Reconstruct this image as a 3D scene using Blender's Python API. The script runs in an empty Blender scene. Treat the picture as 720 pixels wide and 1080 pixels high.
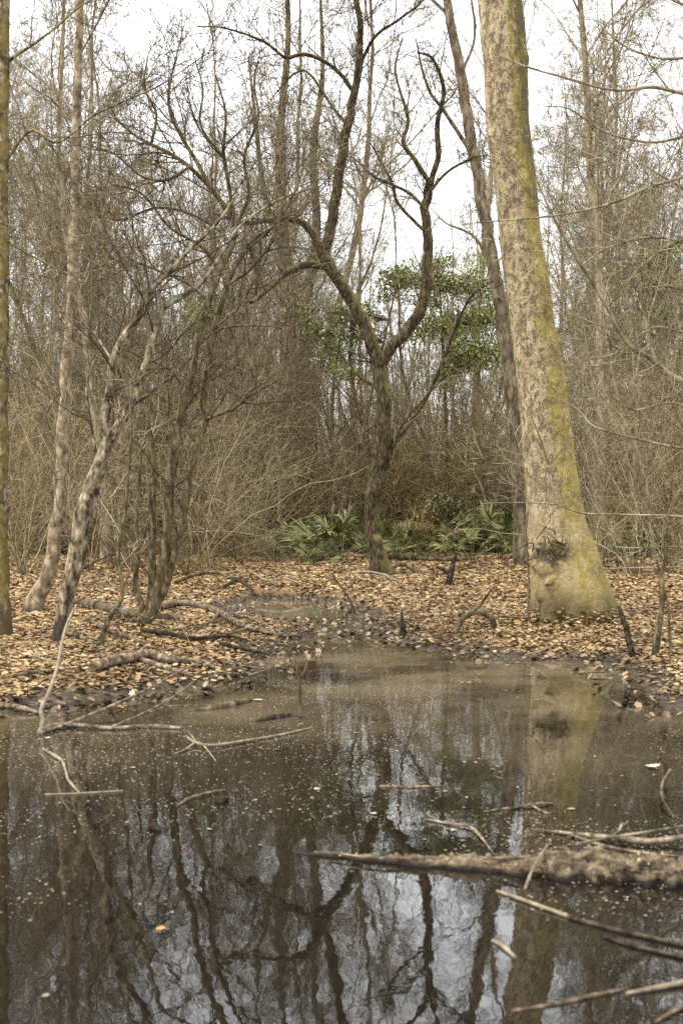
import bpy, math, random
import numpy as np

SC = bpy.context.scene
COL = SC.collection
F, HZ, CX, CAMZ = 1300.0, 540.0, 360.0, 1.4      # focal length in photo pixels, horizon row, centre column, eye height
rng = np.random.default_rng(7)


# ------------------------------------------------------------------ small maths
def vnoise(p, seed=0):
    """smooth value noise in [-1,1] for an (N,3) array"""
    p = np.asarray(p, float)
    i = np.floor(p).astype(np.int64)
    f = p - i
    f = f * f * (3 - 2 * f)

    def h(ix, iy, iz):
        n = (ix * 374761393 + iy * 668265263 + iz * 2147483647 + seed * 1274126177) & 0xffffffff
        n = ((n ^ (n >> 13)) * 1274126177) & 0xffffffff
        n = n ^ (n >> 16)
        return (n & 0xffff) / 32767.5 - 1.0
    out = 0
    for dx in (0, 1):
        wx = f[:, 0] if dx else 1 - f[:, 0]
        for dy in (0, 1):
            wy = f[:, 1] if dy else 1 - f[:, 1]
            for dz in (0, 1):
                wz = f[:, 2] if dz else 1 - f[:, 2]
                out = out + h(i[:, 0] + dx, i[:, 1] + dy, i[:, 2] + dz) * wx * wy * wz
    return out


def fbm(p, seed=0, octs=3):
    p = np.asarray(p, float)
    o, a, s = 0, 1.0, 0
    for k in range(octs):
        o = o + a * vnoise(p * 2 ** k, seed + k)
        s += a
        a *= .5
    return o / s


def nrm(v):
    return v / np.maximum(np.linalg.norm(v, axis=-1, keepdims=True), 1e-9)


def P(px, py, d):
    return np.array([(px - CX) / F * d, d, CAMZ - (py - HZ) / F * d])


def wat(px, py):
    d = CAMZ * F / (py - HZ)
    return ((px - CX) / F * d, d)


# ------------------------------------------------------------------ terrain
SHORE = [(-16, 10.2), (-9, 9.6), (-5, 9.2), wat(0, 748), wat(60, 745), wat(130, 737), wat(200, 724), wat(248, 713), wat(288, 696),
         wat(318, 680), wat(336, 671), wat(352, 675), wat(366, 666), wat(392, 668), wat(410, 677), wat(440, 683), wat(500, 690), wat(560, 697), wat(640, 700), wat(664, 712), wat(688, 736),
         wat(730, 752), (5, 8.5), (9, 8.4), (16, 8.0), (16, -14), (-16, -14)]
SHORE = np.array(SHORE)
PUDDLE = np.array([wat(226, 645), wat(244, 635), wat(282, 630), wat(330, 632), wat(370, 637), wat(388, 650), wat(386, 670), wat(346, 682), wat(332, 664), wat(326, 656), wat(296, 657), wat(254, 654)])


def shore_dist(x, y):
    return np.minimum(poly_dist(SHORE, x, y), poly_dist(PUDDLE, x, y))


def poly_dist(poly, x, y):
    """signed distance to the pond outline: positive on land"""
    x = np.asarray(x, float)
    y = np.asarray(y, float)
    best = np.full(x.shape, 1e9)
    inside = np.zeros(x.shape, bool)
    n = len(poly)
    for i in range(n):
        ax, ay = poly[i]
        bx, by = poly[(i + 1) % n]
        ex, ey = bx - ax, by - ay
        t = np.clip(((x - ax) * ex + (y - ay) * ey) / (ex * ex + ey * ey), 0, 1)
        best = np.minimum(best, np.hypot(x - ax - t * ex, y - ay - t * ey))
        c = ((ay > y) != (by > y)) & (x < (bx - ax) * (y - ay) / (by - ay + 1e-12) + ax)
        inside ^= c
    return np.where(inside, -best, best)


def gz(x, y):
    x = np.atleast_1d(np.asarray(x, float))
    y = np.atleast_1d(np.asarray(y, float))
    s = shore_dist(x, y)
    q = np.stack([x, y, np.zeros_like(x)], -1)
    s = s + .2 * fbm(q * 1.7, 3, 3) + .1 * vnoise(q * 6, 9) + .05 * vnoise(q * 14, 10)
    land = .2 * (1 - np.exp(-np.maximum(s, 0) / 1.0)) + .15 * np.clip((y - 14) / 16, 0, 1)
    land = land + .035 * np.clip(s, 0, 1) * fbm(q * .9, 11, 3) + .012 * np.clip(s * 2, 0, 1) * vnoise(q * 6, 4)
    wet = -.35 * (1 - np.exp(np.minimum(s, 0) / .8)) - .012
    far = np.clip((np.hypot(x, y) - 60) / 100, 0, 1)
    z = np.where(s > 0, land, wet)
    return z + far * .5 * vnoise(q * .05, 5)


def gz1(x, y):
    return float(gz(x, y)[0])


def base_at(px, py):
    """the ground point seen at a photo pixel"""
    d = 15.0
    for _ in range(40):
        x = (px - CX) / F * d
        d = .5 * d + .5 * (CAMZ - gz1(x, d)) * F / (py - HZ)
    return np.array([(px - CX) / F * d, d, gz1((px - CX) / F * d, d)])


# ------------------------------------------------------------------ objects
def tag(o, label=None, cat=None, group=None, kind=None):
    for k, v in (('label', label), ('category', cat), ('group', group), ('kind', kind)):
        if v:
            o[k] = v
    return o


def thing(name, loc, label, cat, group=None):
    o = bpy.data.objects.new(name, None)
    COL.objects.link(o)
    o.location = loc
    o.empty_display_size = .2
    return tag(o, label, cat, group)


class MB:
    """collects tubes and faces in world space; build() links them as one mesh object"""

    def __init__(self):
        self.v, self.f, self.n = [], [], 0      # f: list of (array of faces, verts per face)
        self.smooth = []

    def add(self, v, f, smooth=True):
        v = np.asarray(v, float).reshape(-1, 3)
        f = np.asarray(f, np.int64)
        self.v.append(v)
        self.f.append(f + self.n)
        self.smooth.append(smooth)
        self.n += len(v)

    def tubes(self, PP, RR, sides=3):
        """PP (B,N,3) polylines, RR (B,N) radii"""
        PP = np.asarray(PP, float)
        RR = np.asarray(RR, float)
        if PP.ndim == 2:
            PP, RR = PP[None], RR[None]
        B, N, _ = PP.shape
        if B == 0:
            return
        T = np.empty_like(PP)
        T[:, 1:-1] = PP[:, 2:] - PP[:, :-2]
        T[:, 0] = PP[:, 1] - PP[:, 0]
        T[:, -1] = PP[:, -1] - PP[:, -2]
        T = nrm(T)
        chord = nrm(PP[:, -1] - PP[:, 0])
        ref = np.zeros((B, 3))
        ref[np.arange(B), np.argmin(np.abs(chord), axis=1)] = 1
        U = nrm(np.cross(T, ref[:, None, :]))
        V = np.cross(T, U)
        a = np.arange(sides) / sides * 2 * math.pi
        ring = (PP[:, :, None, :] + RR[:, :, None, None] * (np.cos(a)[None, None, :, None] * U[:, :, None, :]
                                                           + np.sin(a)[None, None, :, None] * V[:, :, None, :]))
        idx = np.arange(B * N * sides).reshape(B, N, sides)
        q = np.stack([idx[:, :-1, :], np.roll(idx, -1, 2)[:, :-1, :], np.roll(idx, -1, 2)[:, 1:, :], idx[:, 1:, :]], -1).reshape(-1, 4)
        self.add(ring.reshape(-1, 3), q)

    def caps(self, PP, RR, sides):
        pass

    def mesh(self, name, origin=(0, 0, 0)):
        me = bpy.data.meshes.new(name)
        v = np.concatenate(self.v) - np.asarray(origin, float)
        me.vertices.add(len(v))
        me.vertices.foreach_set('co', v.ravel().astype(np.float32))
        loops = np.concatenate([f.ravel() for f in self.f])
        sizes = np.concatenate([np.full(len(f), f.shape[1], np.int64) for f in self.f])
        sm = np.concatenate([np.full(len(f), s, bool) for f, s in zip(self.f, self.smooth)])
        me.loops.add(len(loops))
        me.loops.foreach_set('vertex_index', loops.astype(np.int32))
        me.polygons.add(len(sizes))
        me.polygons.foreach_set('loop_start', np.concatenate([[0], np.cumsum(sizes)[:-1]]).astype(np.int32))
        me.polygons.foreach_set('use_smooth', sm)
        me.update(calc_edges=True)
        me.validate()
        return me

    def build(self, name, mat, parent=None, origin=None):
        if origin is None:
            origin = parent.location if parent is not None else (0, 0, 0)
        o = bpy.data.objects.new(name, self.mesh(name, origin))
        o.data.materials.append(mat)
        COL.objects.link(o)
        if parent is not None:
            o.parent = parent
        else:
            o.location = origin
        return o


def copy_tree(root, loc, rz, sc):
    r = root.copy()
    COL.objects.link(r)
    r.location = loc
    r.rotation_euler = (0, 0, rz)
    r.scale = sc
    for ch in root.children:
        c = ch.copy()
        COL.objects.link(c)
        c.parent = r
    return r


def spline(pts, per=6):
    """Catmull-Rom through the rows of pts (any number of columns)"""
    pts = np.asarray(pts, float)
    a = np.vstack([2 * pts[0] - pts[1], pts, 2 * pts[-1] - pts[-2]])
    out = []
    for i in range(1, len(a) - 2):
        p0, p1, p2, p3 = a[i - 1], a[i], a[i + 1], a[i + 2]
        for t in np.linspace(0, 1, per, endpoint=False):
            out.append(.5 * (2 * p1 + (p2 - p0) * t + (2 * p0 - 5 * p1 + 4 * p2 - p3) * t * t + (3 * p1 - p0 - 3 * p2 + p3) * t ** 3))
    out.append(pts[-1])
    return np.array(out)


def trace(pl, d, dd=0.0, per=6, jit=.0, seed=0):
    """photo polyline [(px,py,width)] at depth d (end at d+dd) -> points, radii"""
    pl = np.array(pl, float)
    n = len(pl)
    rows = []
    for i, (px, py, w) in enumerate(pl):
        t = i / (n - 1)
        de = d + dd * t * t
        p = P(px, py, de)
        rows.append([*p, w * .5 * de / F])
    s = spline(rows, per)
    pts, r = s[:, :3], np.maximum(s[:, 3], .0015)
    if jit:
        pts = pts + jit * r[:, None] * np.stack([vnoise(pts * 5, seed), vnoise(pts * 5, seed + 1), vnoise(pts * 5, seed + 2)], -1)
    return pts, r


def rough_tube(mb, pts, r, sides=14, amp=.12, freq=9, seed=0, flare=0, flute=0, nfl=7):
    """one thick limb with parallel-transport frames and an uneven bark outline; closed at both ends"""
    n = len(pts)
    T = np.gradient(pts, axis=0)
    T = nrm(T)
    u = np.cross(T[0], [0, 1, .13])
    u = u / np.linalg.norm(u)
    U = [u]
    for i in range(1, n):
        u = U[-1] - T[i] * np.dot(U[-1], T[i])
        U.append(u / np.linalg.norm(u))
    U = np.array(U)
    V = np.cross(T, U)
    a = np.arange(sides) / sides * 2 * math.pi
    nd = np.cos(a)[None, :, None] * U[:, None] + np.sin(a)[None, :, None] * V[:, None]
    base = pts[:, None] + r[:, None, None] * nd
    k = fbm((base * freq * np.array([1, 1, .45])).reshape(-1, 3), seed, 3).reshape(n, sides)
    rr = r[:, None] * (1 + amp * k)
    ring = pts[:, None] + rr[..., None] * nd
    idx = np.arange(n * sides).reshape(n, sides)
    q = np.stack([idx[:-1], np.roll(idx, -1, 1)[:-1], np.roll(idx, -1, 1)[1:], idx[1:]], -1).reshape(-1, 4)
    mb.add(ring.reshape(-1, 3), q)
    for e, row in ((0, ring[0]), (-1, ring[-1])):       # end faces
        c = pts[e]
        tri = np.array([[0, 1 + i, 1 + (i + 1) % sides] for i in range(sides)])
        if e == 0:
            tri = tri[:, ::-1]
        mb.add(np.vstack([c[None], row]), tri)


# ------------------------------------------------------------------ branching, one whole level at a time
def grow(S, D, L, R, n, wob, up, tip=.35, g=None):
    g = g or rng
    B = len(S)
    PP = np.zeros((B, n + 1, 3))
    PP[:, 0] = S
    d = nrm(D)
    for i in range(n):
        d = d + g.normal(0, wob, (B, 3))
        d[:, 2] += up
        d = nrm(d)
        PP[:, i + 1] = PP[:, i] + d * (L / n)[:, None]
    RR = R[:, None] * np.linspace(1, tip, n + 1)[None]
    return PP, RR


def spawn(PP, RR, L, k, t0, t1, ang, lr, rr, rmin, g=None, flat=0.0):
    g = g or rng
    B, N, _ = PP.shape
    b = np.repeat(np.arange(B), k)
    M = len(b)
    t = g.uniform(t0, t1, M)
    x = t * (N - 1)
    i = np.minimum(x.astype(int), N - 2)
    f = (x - i)[:, None]
    S = PP[b, i] * (1 - f) + PP[b, i + 1] * f
    T = nrm(PP[b, i + 1] - PP[b, i])
    R = RR[b, i] * (1 - f[:, 0]) + RR[b, i + 1] * f[:, 0]
    w = g.normal(0, 1, (M, 3))
    w[:, 2] *= 1 - flat
    w = nrm(np.cross(T, w))
    a = g.uniform(ang[0], ang[1], M)[:, None]
    D = np.cos(a) * T + np.sin(a) * w
    Lc = L[b] * lr * (1.15 - .6 * t) * g.uniform(.5, 1.3, M)
    Rc = np.maximum(np.minimum(R * rr, R * .9), rmin) * g.uniform(.75, 1.1, M)
    return S, D, Lc, Rc


def crown(mb, PP, RR, L, levels, rmin, g=None, sides=3):
    """levels: list of (children, t0, t1, (ang), length ratio, radius ratio, segments, wobble, up)"""
    for (k, t0, t1, ang, lr, rr, n, wob, up) in levels:
        S, D, Lc, Rc = spawn(PP, RR, L, k, t0, t1, ang, lr, rr, rmin, g)
        PP, RR = grow(S, D, Lc, Rc, n, wob, up, .4, g)
        L = Lc
        mb.tubes(PP, RR, sides)


def plen(pts):
    return float(np.sum(np.linalg.norm(np.diff(pts, axis=0), axis=1)))


def twigs_on(mb, pts, r, per_m, l1, rmin=.0034, t0=.12, up=.05, g=None, ang=(.5, 1.15), sub=((6, .2, 1, .5, 4), (4, .2, 1, .5, 3)), wob=.16):
    """twig sprays along one traced limb: per_m first twigs a metre, each l1 metres long"""
    L = plen(pts)
    k = max(2, int(L * per_m))
    S, D, Lc, Rc = spawn(pts[None], r[None], np.array([1.0]), k, t0, 1, ang, 1, .45, rmin, g)
    gg = g or rng
    Lc = l1 * gg.uniform(.35, 1.35, len(S))
    Rc = np.clip(Rc, rmin, .004 + l1 * .006)
    PP, RR = grow(S, D, Lc, Rc, 6, wob, up, .35, g)
    mb.tubes(PP, RR, 4)
    L = Lc
    for (k, a, b, lr, n) in sub:
        S, D, Lc, Rc = spawn(PP, RR, L, k, a, b, (.4, 1.1), lr, .6, rmin, g)
        PP, RR = grow(S, D, Lc, Rc, n, wob * 1.1, up, .45, g)
        mb.tubes(PP, RR, 3)
        L = Lc


# ------------------------------------------------------------------ materials
def mat(name):
    m = bpy.data.materials.new(name)
    m.use_nodes = True
    nt = m.node_tree
    b = nt.nodes['Principled BSDF']
    b.inputs['Specular IOR Level'].default_value = .25
    b.inputs['Roughness'].default_value = .85
    return m, nt, b


def N(nt, t, **kw):
    n = nt.nodes.new(t)
    for k, v in kw.items():
        if k in n.inputs:
            n.inputs[k].default_value = v
        else:
            setattr(n, k, v)
    return n


def link(nt, a, b):
    nt.links.new(a, b)


def coords(nt, scale=(1, 1, 1), kind='Object'):
    tc = N(nt, 'ShaderNodeTexCoord')
    mp = N(nt, 'ShaderNodeMapping')
    mp.inputs['Scale'].default_value = scale
    link(nt, tc.outputs[kind], mp.inputs['Vector'])
    return mp.outputs['Vector']


def noise(nt, vec, scale, detail=5, rough=.6):
    n = N(nt, 'ShaderNodeTexNoise')
    n.inputs['Scale'].default_value = scale
    n.inputs['Detail'].default_value = detail
    n.inputs['Roughness'].default_value = rough
    if vec is not None:
        link(nt, vec, n.inputs['Vector'])
    return n.outputs['Fac']


def ramp(nt, fac, stops):
    r = N(nt, 'ShaderNodeValToRGB')
    e = r.color_ramp.elements
    while len(e) < len(stops):
        e.new(.5)
    for k, (p, c) in enumerate(stops):
        e[k].position = p
        e[k].color = (*c, 1) if len(c) == 3 else c
    link(nt, fac, r.inputs['Fac'])
    return r.outputs['Color']


def step(nt, fac, lo, hi):
    m = N(nt, 'ShaderNodeMapRange')
    m.interpolation_type = 'SMOOTHSTEP'
    m.inputs['From Min'].default_value = lo
    m.inputs['From Max'].default_value = hi
    link(nt, fac, m.inputs['Value'])
    return m.outputs['Result']


def math_(nt, op, a, b=None):
    m = N(nt, 'ShaderNodeMath')
    m.operation = op
    for i, v in enumerate((a, b)):
        if v is None:
            continue
        if isinstance(v, (int, float)):
            m.inputs[i].default_value = v
        else:
            link(nt, v, m.inputs[i])
    return m.outputs[0]


def mix(nt, fac, a, b):
    m = N(nt, 'ShaderNodeMix')
    m.data_type = 'RGBA'
    for sock, v in ((m.inputs['Factor'], fac), (m.inputs['A'], a), (m.inputs['B'], b)):
        if isinstance(v, tuple):
            sock.default_value = (*v, 1)
        elif isinstance(v, (int, float)):
            sock.default_value = v
        else:
            link(nt, v, sock)
    return m.outputs['Result']


def bump(nt, b, h, strength, dist):
    n = N(nt, 'ShaderNodeBump')
    n.inputs['Strength'].default_value = strength
    n.inputs['Distance'].default_value = dist
    link(nt, h, n.inputs['Height'])
    link(nt, n.outputs['Normal'], b.inputs['Normal'])


def sep(nt, vec):
    s = N(nt, 'ShaderNodeSeparateXYZ')
    link(nt, vec, s.inputs[0])
    return s.outputs


def bark(name, stops, scale=14, moss=None, moss_dir=(.8, -.4, .2), moss_lo=.55, wet=0.0, wetcol=(.025, .02, .015), stretch=.35, bd=.012, flecks=0):
    m, nt, b = mat(name)
    b.inputs['Specular IOR Level'].default_value = .08
    v = coords(nt, (1, 1, stretch))
    n1 = noise(nt, v, scale, 6, .65)
    col = ramp(nt, n1, stops)
    if flecks:
        v2 = coords(nt, (1, 1, .8))
        fl = step(nt, noise(nt, v2, 42, 4, .7), .56, .68)
        col = mix(nt, math_(nt, 'MULTIPLY', fl, flecks), col, tuple(c * .38 for c in stops[0][1]))
    if moss:
        g = N(nt, 'ShaderNodeNewGeometry')
        dt = N(nt, 'ShaderNodeVectorMath')
        dt.operation = 'DOT_PRODUCT'
        dt.inputs[1].default_value = moss_dir
        link(nt, g.outputs['Normal'], dt.inputs[0])
        nn = noise(nt, coords(nt), 5, 5, .7)
        k = math_(nt, 'ADD', math_(nt, 'MULTIPLY', dt.outputs['Value'], .5), nn)
        col = mix(nt, math_(nt, 'MULTIPLY', step(nt, k, moss_lo, moss_lo + .3), .85), col, moss)
    if wet:
        z = sep(nt, coords(nt))[2]
        zz = math_(nt, 'ADD', z, math_(nt, 'MULTIPLY', noise(nt, coords(nt), 7, 4), .25))
        w = step(nt, zz, wet + .2, wet)
        col = mix(nt, math_(nt, 'MULTIPLY', w, .9), col, wetcol)
    link(nt, col, b.inputs['Base Color'])
    bump(nt, b, n1, .8, bd)
    return m


M = {}
M['big_bark'] = None
M['dark_bark'] = bark('dark_bark', [(.36, (.016, .012, .007)), (.5, (.043, .033, .018)), (.66, (.12, .095, .053))], 24, (.15, .13, .04), (.5, -.2, .75), .68, wet=.12)
M['stem_bark'] = bark('stem_bark', [(.36, (.028, .021, .012)), (.5, (.085, .065, .036)), (.68, (.24, .19, .115))], 24, (.15, .12, .03), (.4, -.4, .5), .7, wet=.08)
M['pale_bark'] = bark('pale_bark', [(.4, (.03, .023, .015)), (.47, (.11, .085, .055)), (.54, (.2, .16, .1)), (.66, (.42, .345, .24))], 15, wet=.2, wetcol=(.035, .028, .02), stretch=.5)
M['slim_bark'] = bark('slim_bark', [(.38, (.085, .063, .036)), (.5, (.2, .155, .098)), (.62, (.36, .295, .2))], 12, wet=.1, wetcol=(.05, .04, .028), stretch=.6)
M['leaner_bark'] = bark('leaner_bark', [(.38, (.05, .039, .024)), (.5, (.11, .086, .054)), (.63, (.22, .18, .118))], 10)
M['edge_bark'] = bark('edge_bark', [(.4, (.03, .023, .014)), (.5, (.09, .07, .04)), (.6, (.3, .255, .185))], 20, (.16, .12, .035), (.4, -.5, .3), .62, wet=.25, wetcol=(.06, .045, .025), stretch=.6, flecks=.8)
M['grey_bark'] = bark('grey_bark', [(.38, (.1, .077, .045)), (.5, (.2, .16, .102)), (.63, (.34, .28, .185))], 8)
M['brown_bark'] = bark('brown_bark', [(.38, (.03, .022, .012)), (.5, (.08, .061, .037)), (.63, (.19, .15, .095))], 8)
M['wood'] = bark('wood', [(.36, (.035, .025, .016)), (.5, (.12, .09, .058)), (.64, (.29, .235, .165))], 18, stretch=1)
M['pale_wood'] = bark('pale_wood', [(.3, (.09, .07, .047)), (.5, (.2, .16, .11)), (.72, (.34, .28, .2))], 18, stretch=1)
M['wet_wood'] = bark('wet_wood', [(.36, (.012, .009, .006)), (.5, (.03, .023, .016)), (.66, (.085, .066, .046))], 18, stretch=1)


def plain(name, c0, c1, scale=3, rough=.85, rand=True, mid=None):
    m, nt, b = mat(name)
    g = N(nt, 'ShaderNodeNewGeometry')
    f = g.outputs['Random Per Island'] if rand else noise(nt, coords(nt), scale)
    link(nt, ramp(nt, f, [(0, c0), (.55, mid or tuple((p_ + q_) / 2 for p_, q_ in zip(c0, c1))), (1, c1)]), b.inputs['Base Color'])
    b.inputs['Specular IOR Level'].default_value = .1
    b.inputs['Roughness'].default_value = rough
    return m


M['twig_dark'] = plain('twig_dark', (.03, .022, .013), (.28, .22, .14), mid=(.085, .064, .038))
M['twig_tan'] = plain('twig_tan', (.06, .047, .025), (.45, .375, .225), mid=(.19, .153, .088))
M['twig_grey'] = plain('twig_grey', (.085, .07, .042), (.37, .315, .2), mid=(.19, .158, .098))
M['brush'] = plain('brush', (.045, .032, .014), (.5, .38, .18), mid=(.22, .16, .073))
M['shade_undergrowth'] = plain('shade_undergrowth', (.012, .009, .005), (.2, .15, .07), mid=(.055, .041, .019))  # dead brush tones, darkened to stand in for shade low in the thicket
M['brush_dark'] = plain('brush_dark', (.05, .036, .017), (.28, .2, .1))

# leaf litter: every leaf has its own brown
m, nt, b = mat('leaf_litter')
g = N(nt, 'ShaderNodeNewGeometry')
c = ramp(nt, g.outputs['Random Per Island'], [(0, (.13, .08, .034)), (.2, (.22, .137, .06)), (.55, (.32, .214, .1)), (.85, (.39, .27, .137)), (1, (.46, .34, .19))])
dr = step(nt, noise(nt, coords(nt), 1.3, 5, .7), .4, .56)
link(nt, mix(nt, dr, mix(nt, .55, c, (.085, .055, .028)), c), b.inputs['Base Color'])
b.inputs['Roughness'].default_value = .65
b.inputs['Specular IOR Level'].default_value = .2
M['leaf'] = m

m, nt, b = mat('wet_leaf')
g = N(nt, 'ShaderNodeNewGeometry')
c = ramp(nt, g.outputs['Random Per Island'], [(0, (.02, .014, .008)), (.4, (.07, .047, .026)), (.75, (.17, .115, .06)), (1, (.34, .235, .13))])
link(nt, c, b.inputs['Base Color'])
b.inputs['Roughness'].default_value = .45
M['wet_leaf'] = m

# ground: leaf mould on the rise, black mud at the water's edge
m, nt, b = mat('forest_floor')
v = coords(nt)
n1 = noise(nt, v, 9, 8, .75)
n2 = noise(nt, v, 2.1, 4, .6)
leafy = ramp(nt, n1, [(.36, (.07, .043, .02)), (.5, (.19, .12, .058)), (.62, (.33, .22, .115))])
mud = ramp(nt, noise(nt, v, 22, 5, .7), [(.35, (.022, .0155, .009)), (.52, (.075, .056, .036)), (.64, (.18, .14, .095))])
z = math_(nt, 'ADD', sep(nt, v)[2], math_(nt, 'MULTIPLY', n2, .07))
w = step(nt, z, .135, .075)
link(nt, mix(nt, w, leafy, mud), b.inputs['Base Color'])
link(nt, math_(nt, 'SUBTRACT', .9, math_(nt, 'MULTIPLY', w, .3)), b.inputs['Roughness'])
bump(nt, b, n1, 1, .07)
b.inputs['Specular IOR Level'].default_value = .12
M['ground'] = m

# pond: dark tannin water, silt-clouded in the shallows, faint ripples
m, nt, b = mat('pond_water')
v = coords(nt)
yy = sep(nt, v)[1]
silt = math_(nt, 'MULTIPLY', step(nt, noise(nt, v, .8, 4, .6), .3, .7), step(nt, yy, 5.2, 11.8))
wc = mix(nt, silt, (.007, .0055, .004), (.16, .124, .076))
link(nt, mix(nt, step(nt, yy, 13.2, 14.8), wc, (.11, .09, .062)), b.inputs['Base Color'])
b.inputs['IOR'].default_value = 1.62
b.inputs['Specular IOR Level'].default_value = .5
film = step(nt, noise(nt, coords(nt, (1, .6, 1)), 1.6, 5, .65), .45, .75)
link(nt, math_(nt, 'ADD', math_(nt, 'MULTIPLY', film, .02), .002), b.inputs['Roughness'])
h = math_(nt, 'ADD', math_(nt, 'MULTIPLY', noise(nt, coords(nt, (1, .55, 1)), 7, 3, .5), .6), math_(nt, 'MULTIPLY', noise(nt, coords(nt, (1, .7, 1)), 30, 1, .5), .05))
bump(nt, b, h, .3, .0042)
M['water'] = m


def leafmat(name, c0, c1, rough=.45, dead_=None):
    m, nt, b = mat(name)
    g = N(nt, 'ShaderNodeNewGeometry')
    link(nt, ramp(nt, g.outputs['Random Per Island'], [(0, c0), (.8, c1)] + ([(.86, dead_), (1, tuple(1.5 * q_ for q_ in dead_))] if dead_ else [])), b.inputs['Base Color'])
    b.inputs['Roughness'].default_value = rough
    b.inputs['Specular IOR Level'].default_value = .2
    return m


M['palmetto'] = leafmat('palmetto', (.018, .032, .007), (.16, .17, .055), .7, (.2, .155, .085))
M['evergreen'] = leafmat('evergreen', (.03, .055, .013), (.32, .37, .09), .45)
M['evergreen_pale'] = leafmat('evergreen_pale', (.1, .13, .03), (.24, .27, .09), .5)
M['foam'] = plain('floating_debris', (.07, .052, .033), (.42, .35, .26), rough=.7)
M['amber'] = plain('amber_leaf', (.36, .19, .06), (.4, .21, .07), rough=.5)
M['straw'] = plain('straw_leaf', (.55, .42, .26), (.6, .46, .3), rough=.5)

# bark of the big tree: pale flaking plates, yellow moss down the right side, algae at the foot
m, nt, b = mat('big_tree_bark')
v = coords(nt, (1, 1, .55))
n1 = noise(nt, v, 8, 8, .78)
col = ramp(nt, n1, [(.34, (.11, .08, .04)), (.42, (.28, .212, .115)), (.54, (.42, .33, .19)), (.66, (.53, .44, .28))])
fl = step(nt, noise(nt, coords(nt, (1, 1, .7)), 16, 8, .8), .5, .53)
z = sep(nt, coords(nt))[2]
col = mix(nt, math_(nt, 'MULTIPLY', math_(nt, 'MULTIPLY', fl, .85), step(nt, z, .2, 2.0)), col, (.1, .078, .048))
g = N(nt, 'ShaderNodeNewGeometry')
dt = N(nt, 'ShaderNodeVectorMath')
dt.operation = 'DOT_PRODUCT'
dt.inputs[1].default_value = (.93, -.36, 0)
link(nt, g.outputs['Normal'], dt.inputs[0])
nn = noise(nt, coords(nt, (1, 1, .4)), 4, 6, .75)
k = math_(nt, 'ADD', math_(nt, 'MULTIPLY', dt.outputs['Value'], .55), nn)
ms = math_(nt, 'MULTIPLY', step(nt, k, .66, .86), math_(nt, 'MULTIPLY', step(nt, noise(nt, coords(nt), 26, 4, .7), .38, .54), step(nt, noise(nt, coords(nt, (1, 1, .5)), 2.6, 5, .7), .33, .5)))
mossc = ramp(nt, noise(nt, coords(nt), 3, 3), [(.35, (.12, .1, .02)), (.52, (.29, .225, .03)), (.66, (.39, .31, .06))])
col = mix(nt, math_(nt, 'MULTIPLY', ms, .9), col, mossc)
dark = math_(nt, 'MULTIPLY', step(nt, k, .84, .98), step(nt, z, 4.3, 5.6))
col = mix(nt, math_(nt, 'MULTIPLY', dark, .8), col, (.075, .068, .03))
foot = step(nt, math_(nt, 'ADD', z, math_(nt, 'MULTIPLY', nn, .6)), 1.5, .5)
col = mix(nt, math_(nt, 'MULTIPLY', foot, .5), col, (.29, .22, .075))
toe = step(nt, math_(nt, 'ADD', z, math_(nt, 'MULTIPLY', noise(nt, coords(nt, (1, 1, .25)), 6, 4), .5)), .72, .38)
col = mix(nt, math_(nt, 'MULTIPLY', toe, .8), col, (.06, .046, .022))
# dark rotten collar round the burl
vd = N(nt, 'ShaderNodeVectorMath')
vd.operation = 'DISTANCE'
vd.inputs[1].default_value = (-.14, -.34, .8)
mpv = coords(nt, (.75, 1, 1.5))
link(nt, mpv, vd.inputs[0])
vd.inputs[1].default_value = (-.27 * .75, -.26, .74 * 1.5)
ds = math_(nt, 'ADD', vd.outputs['Value'], math_(nt, 'MULTIPLY', noise(nt, coords(nt), 11, 5, .7), .4))
col = mix(nt, math_(nt, 'MULTIPLY', step(nt, ds, .42, .3), .85), col, (.04, .03, .018))
link(nt, col, b.inputs['Base Color'])
hh = math_(nt, 'ADD', n1, math_(nt, 'MULTIPLY', noise(nt, coords(nt, (1, 1, .7)), 24, 6, .75), .6))
bump(nt, b, hh, 1, .035)
M['big_bark'] = m

M['burl'] = bark('burl_bark', [(.42, (.015, .011, .007)), (.5, (.1, .075, .04)), (.58, (.26, .2, .11))], 14, stretch=1)

# log crusted with wet soil and moss
m, nt, b = mat('mossy_log')
v = coords(nt, (.45, 1, 1))
n1 = noise(nt, v, 26, 7, .75)
col = ramp(nt, n1, [(.38, (.01, .0075, .005)), (.46, (.085, .061, .035)), (.54, (.17, .126, .075)), (.63, (.33, .255, .16))])
col = mix(nt, step(nt, noise(nt, v, 5, 4), .66, .8), col, (.16, .12, .035))
zw = math_(nt, 'ADD', sep(nt, v)[2], math_(nt, 'MULTIPLY', noise(nt, v, 9, 4), .04))
col = mix(nt, step(nt, zw, .05, .025), col, (.02, .015, .011))
link(nt, col, b.inputs['Base Color'])
bump(nt, b, n1, 1, .03)
M['log'] = m

# ------------------------------------------------------------------ ground and pond
def axis(lo, hi, dense_lo, dense_hi, st, grow_=1.13):
    a = list(np.arange(dense_lo, dense_hi, st))
    s, p = st, dense_hi
    while p < hi:
        a.append(p)
        s *= grow_
        p += s
    a.append(hi)
    s, p = st, dense_lo
    b_ = []
    while True:
        s *= grow_
        p -= s
        if p <= lo:
            break
        b_.append(p)
    b_.append(lo)
    return np.array(b_[::-1] + a)


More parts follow.
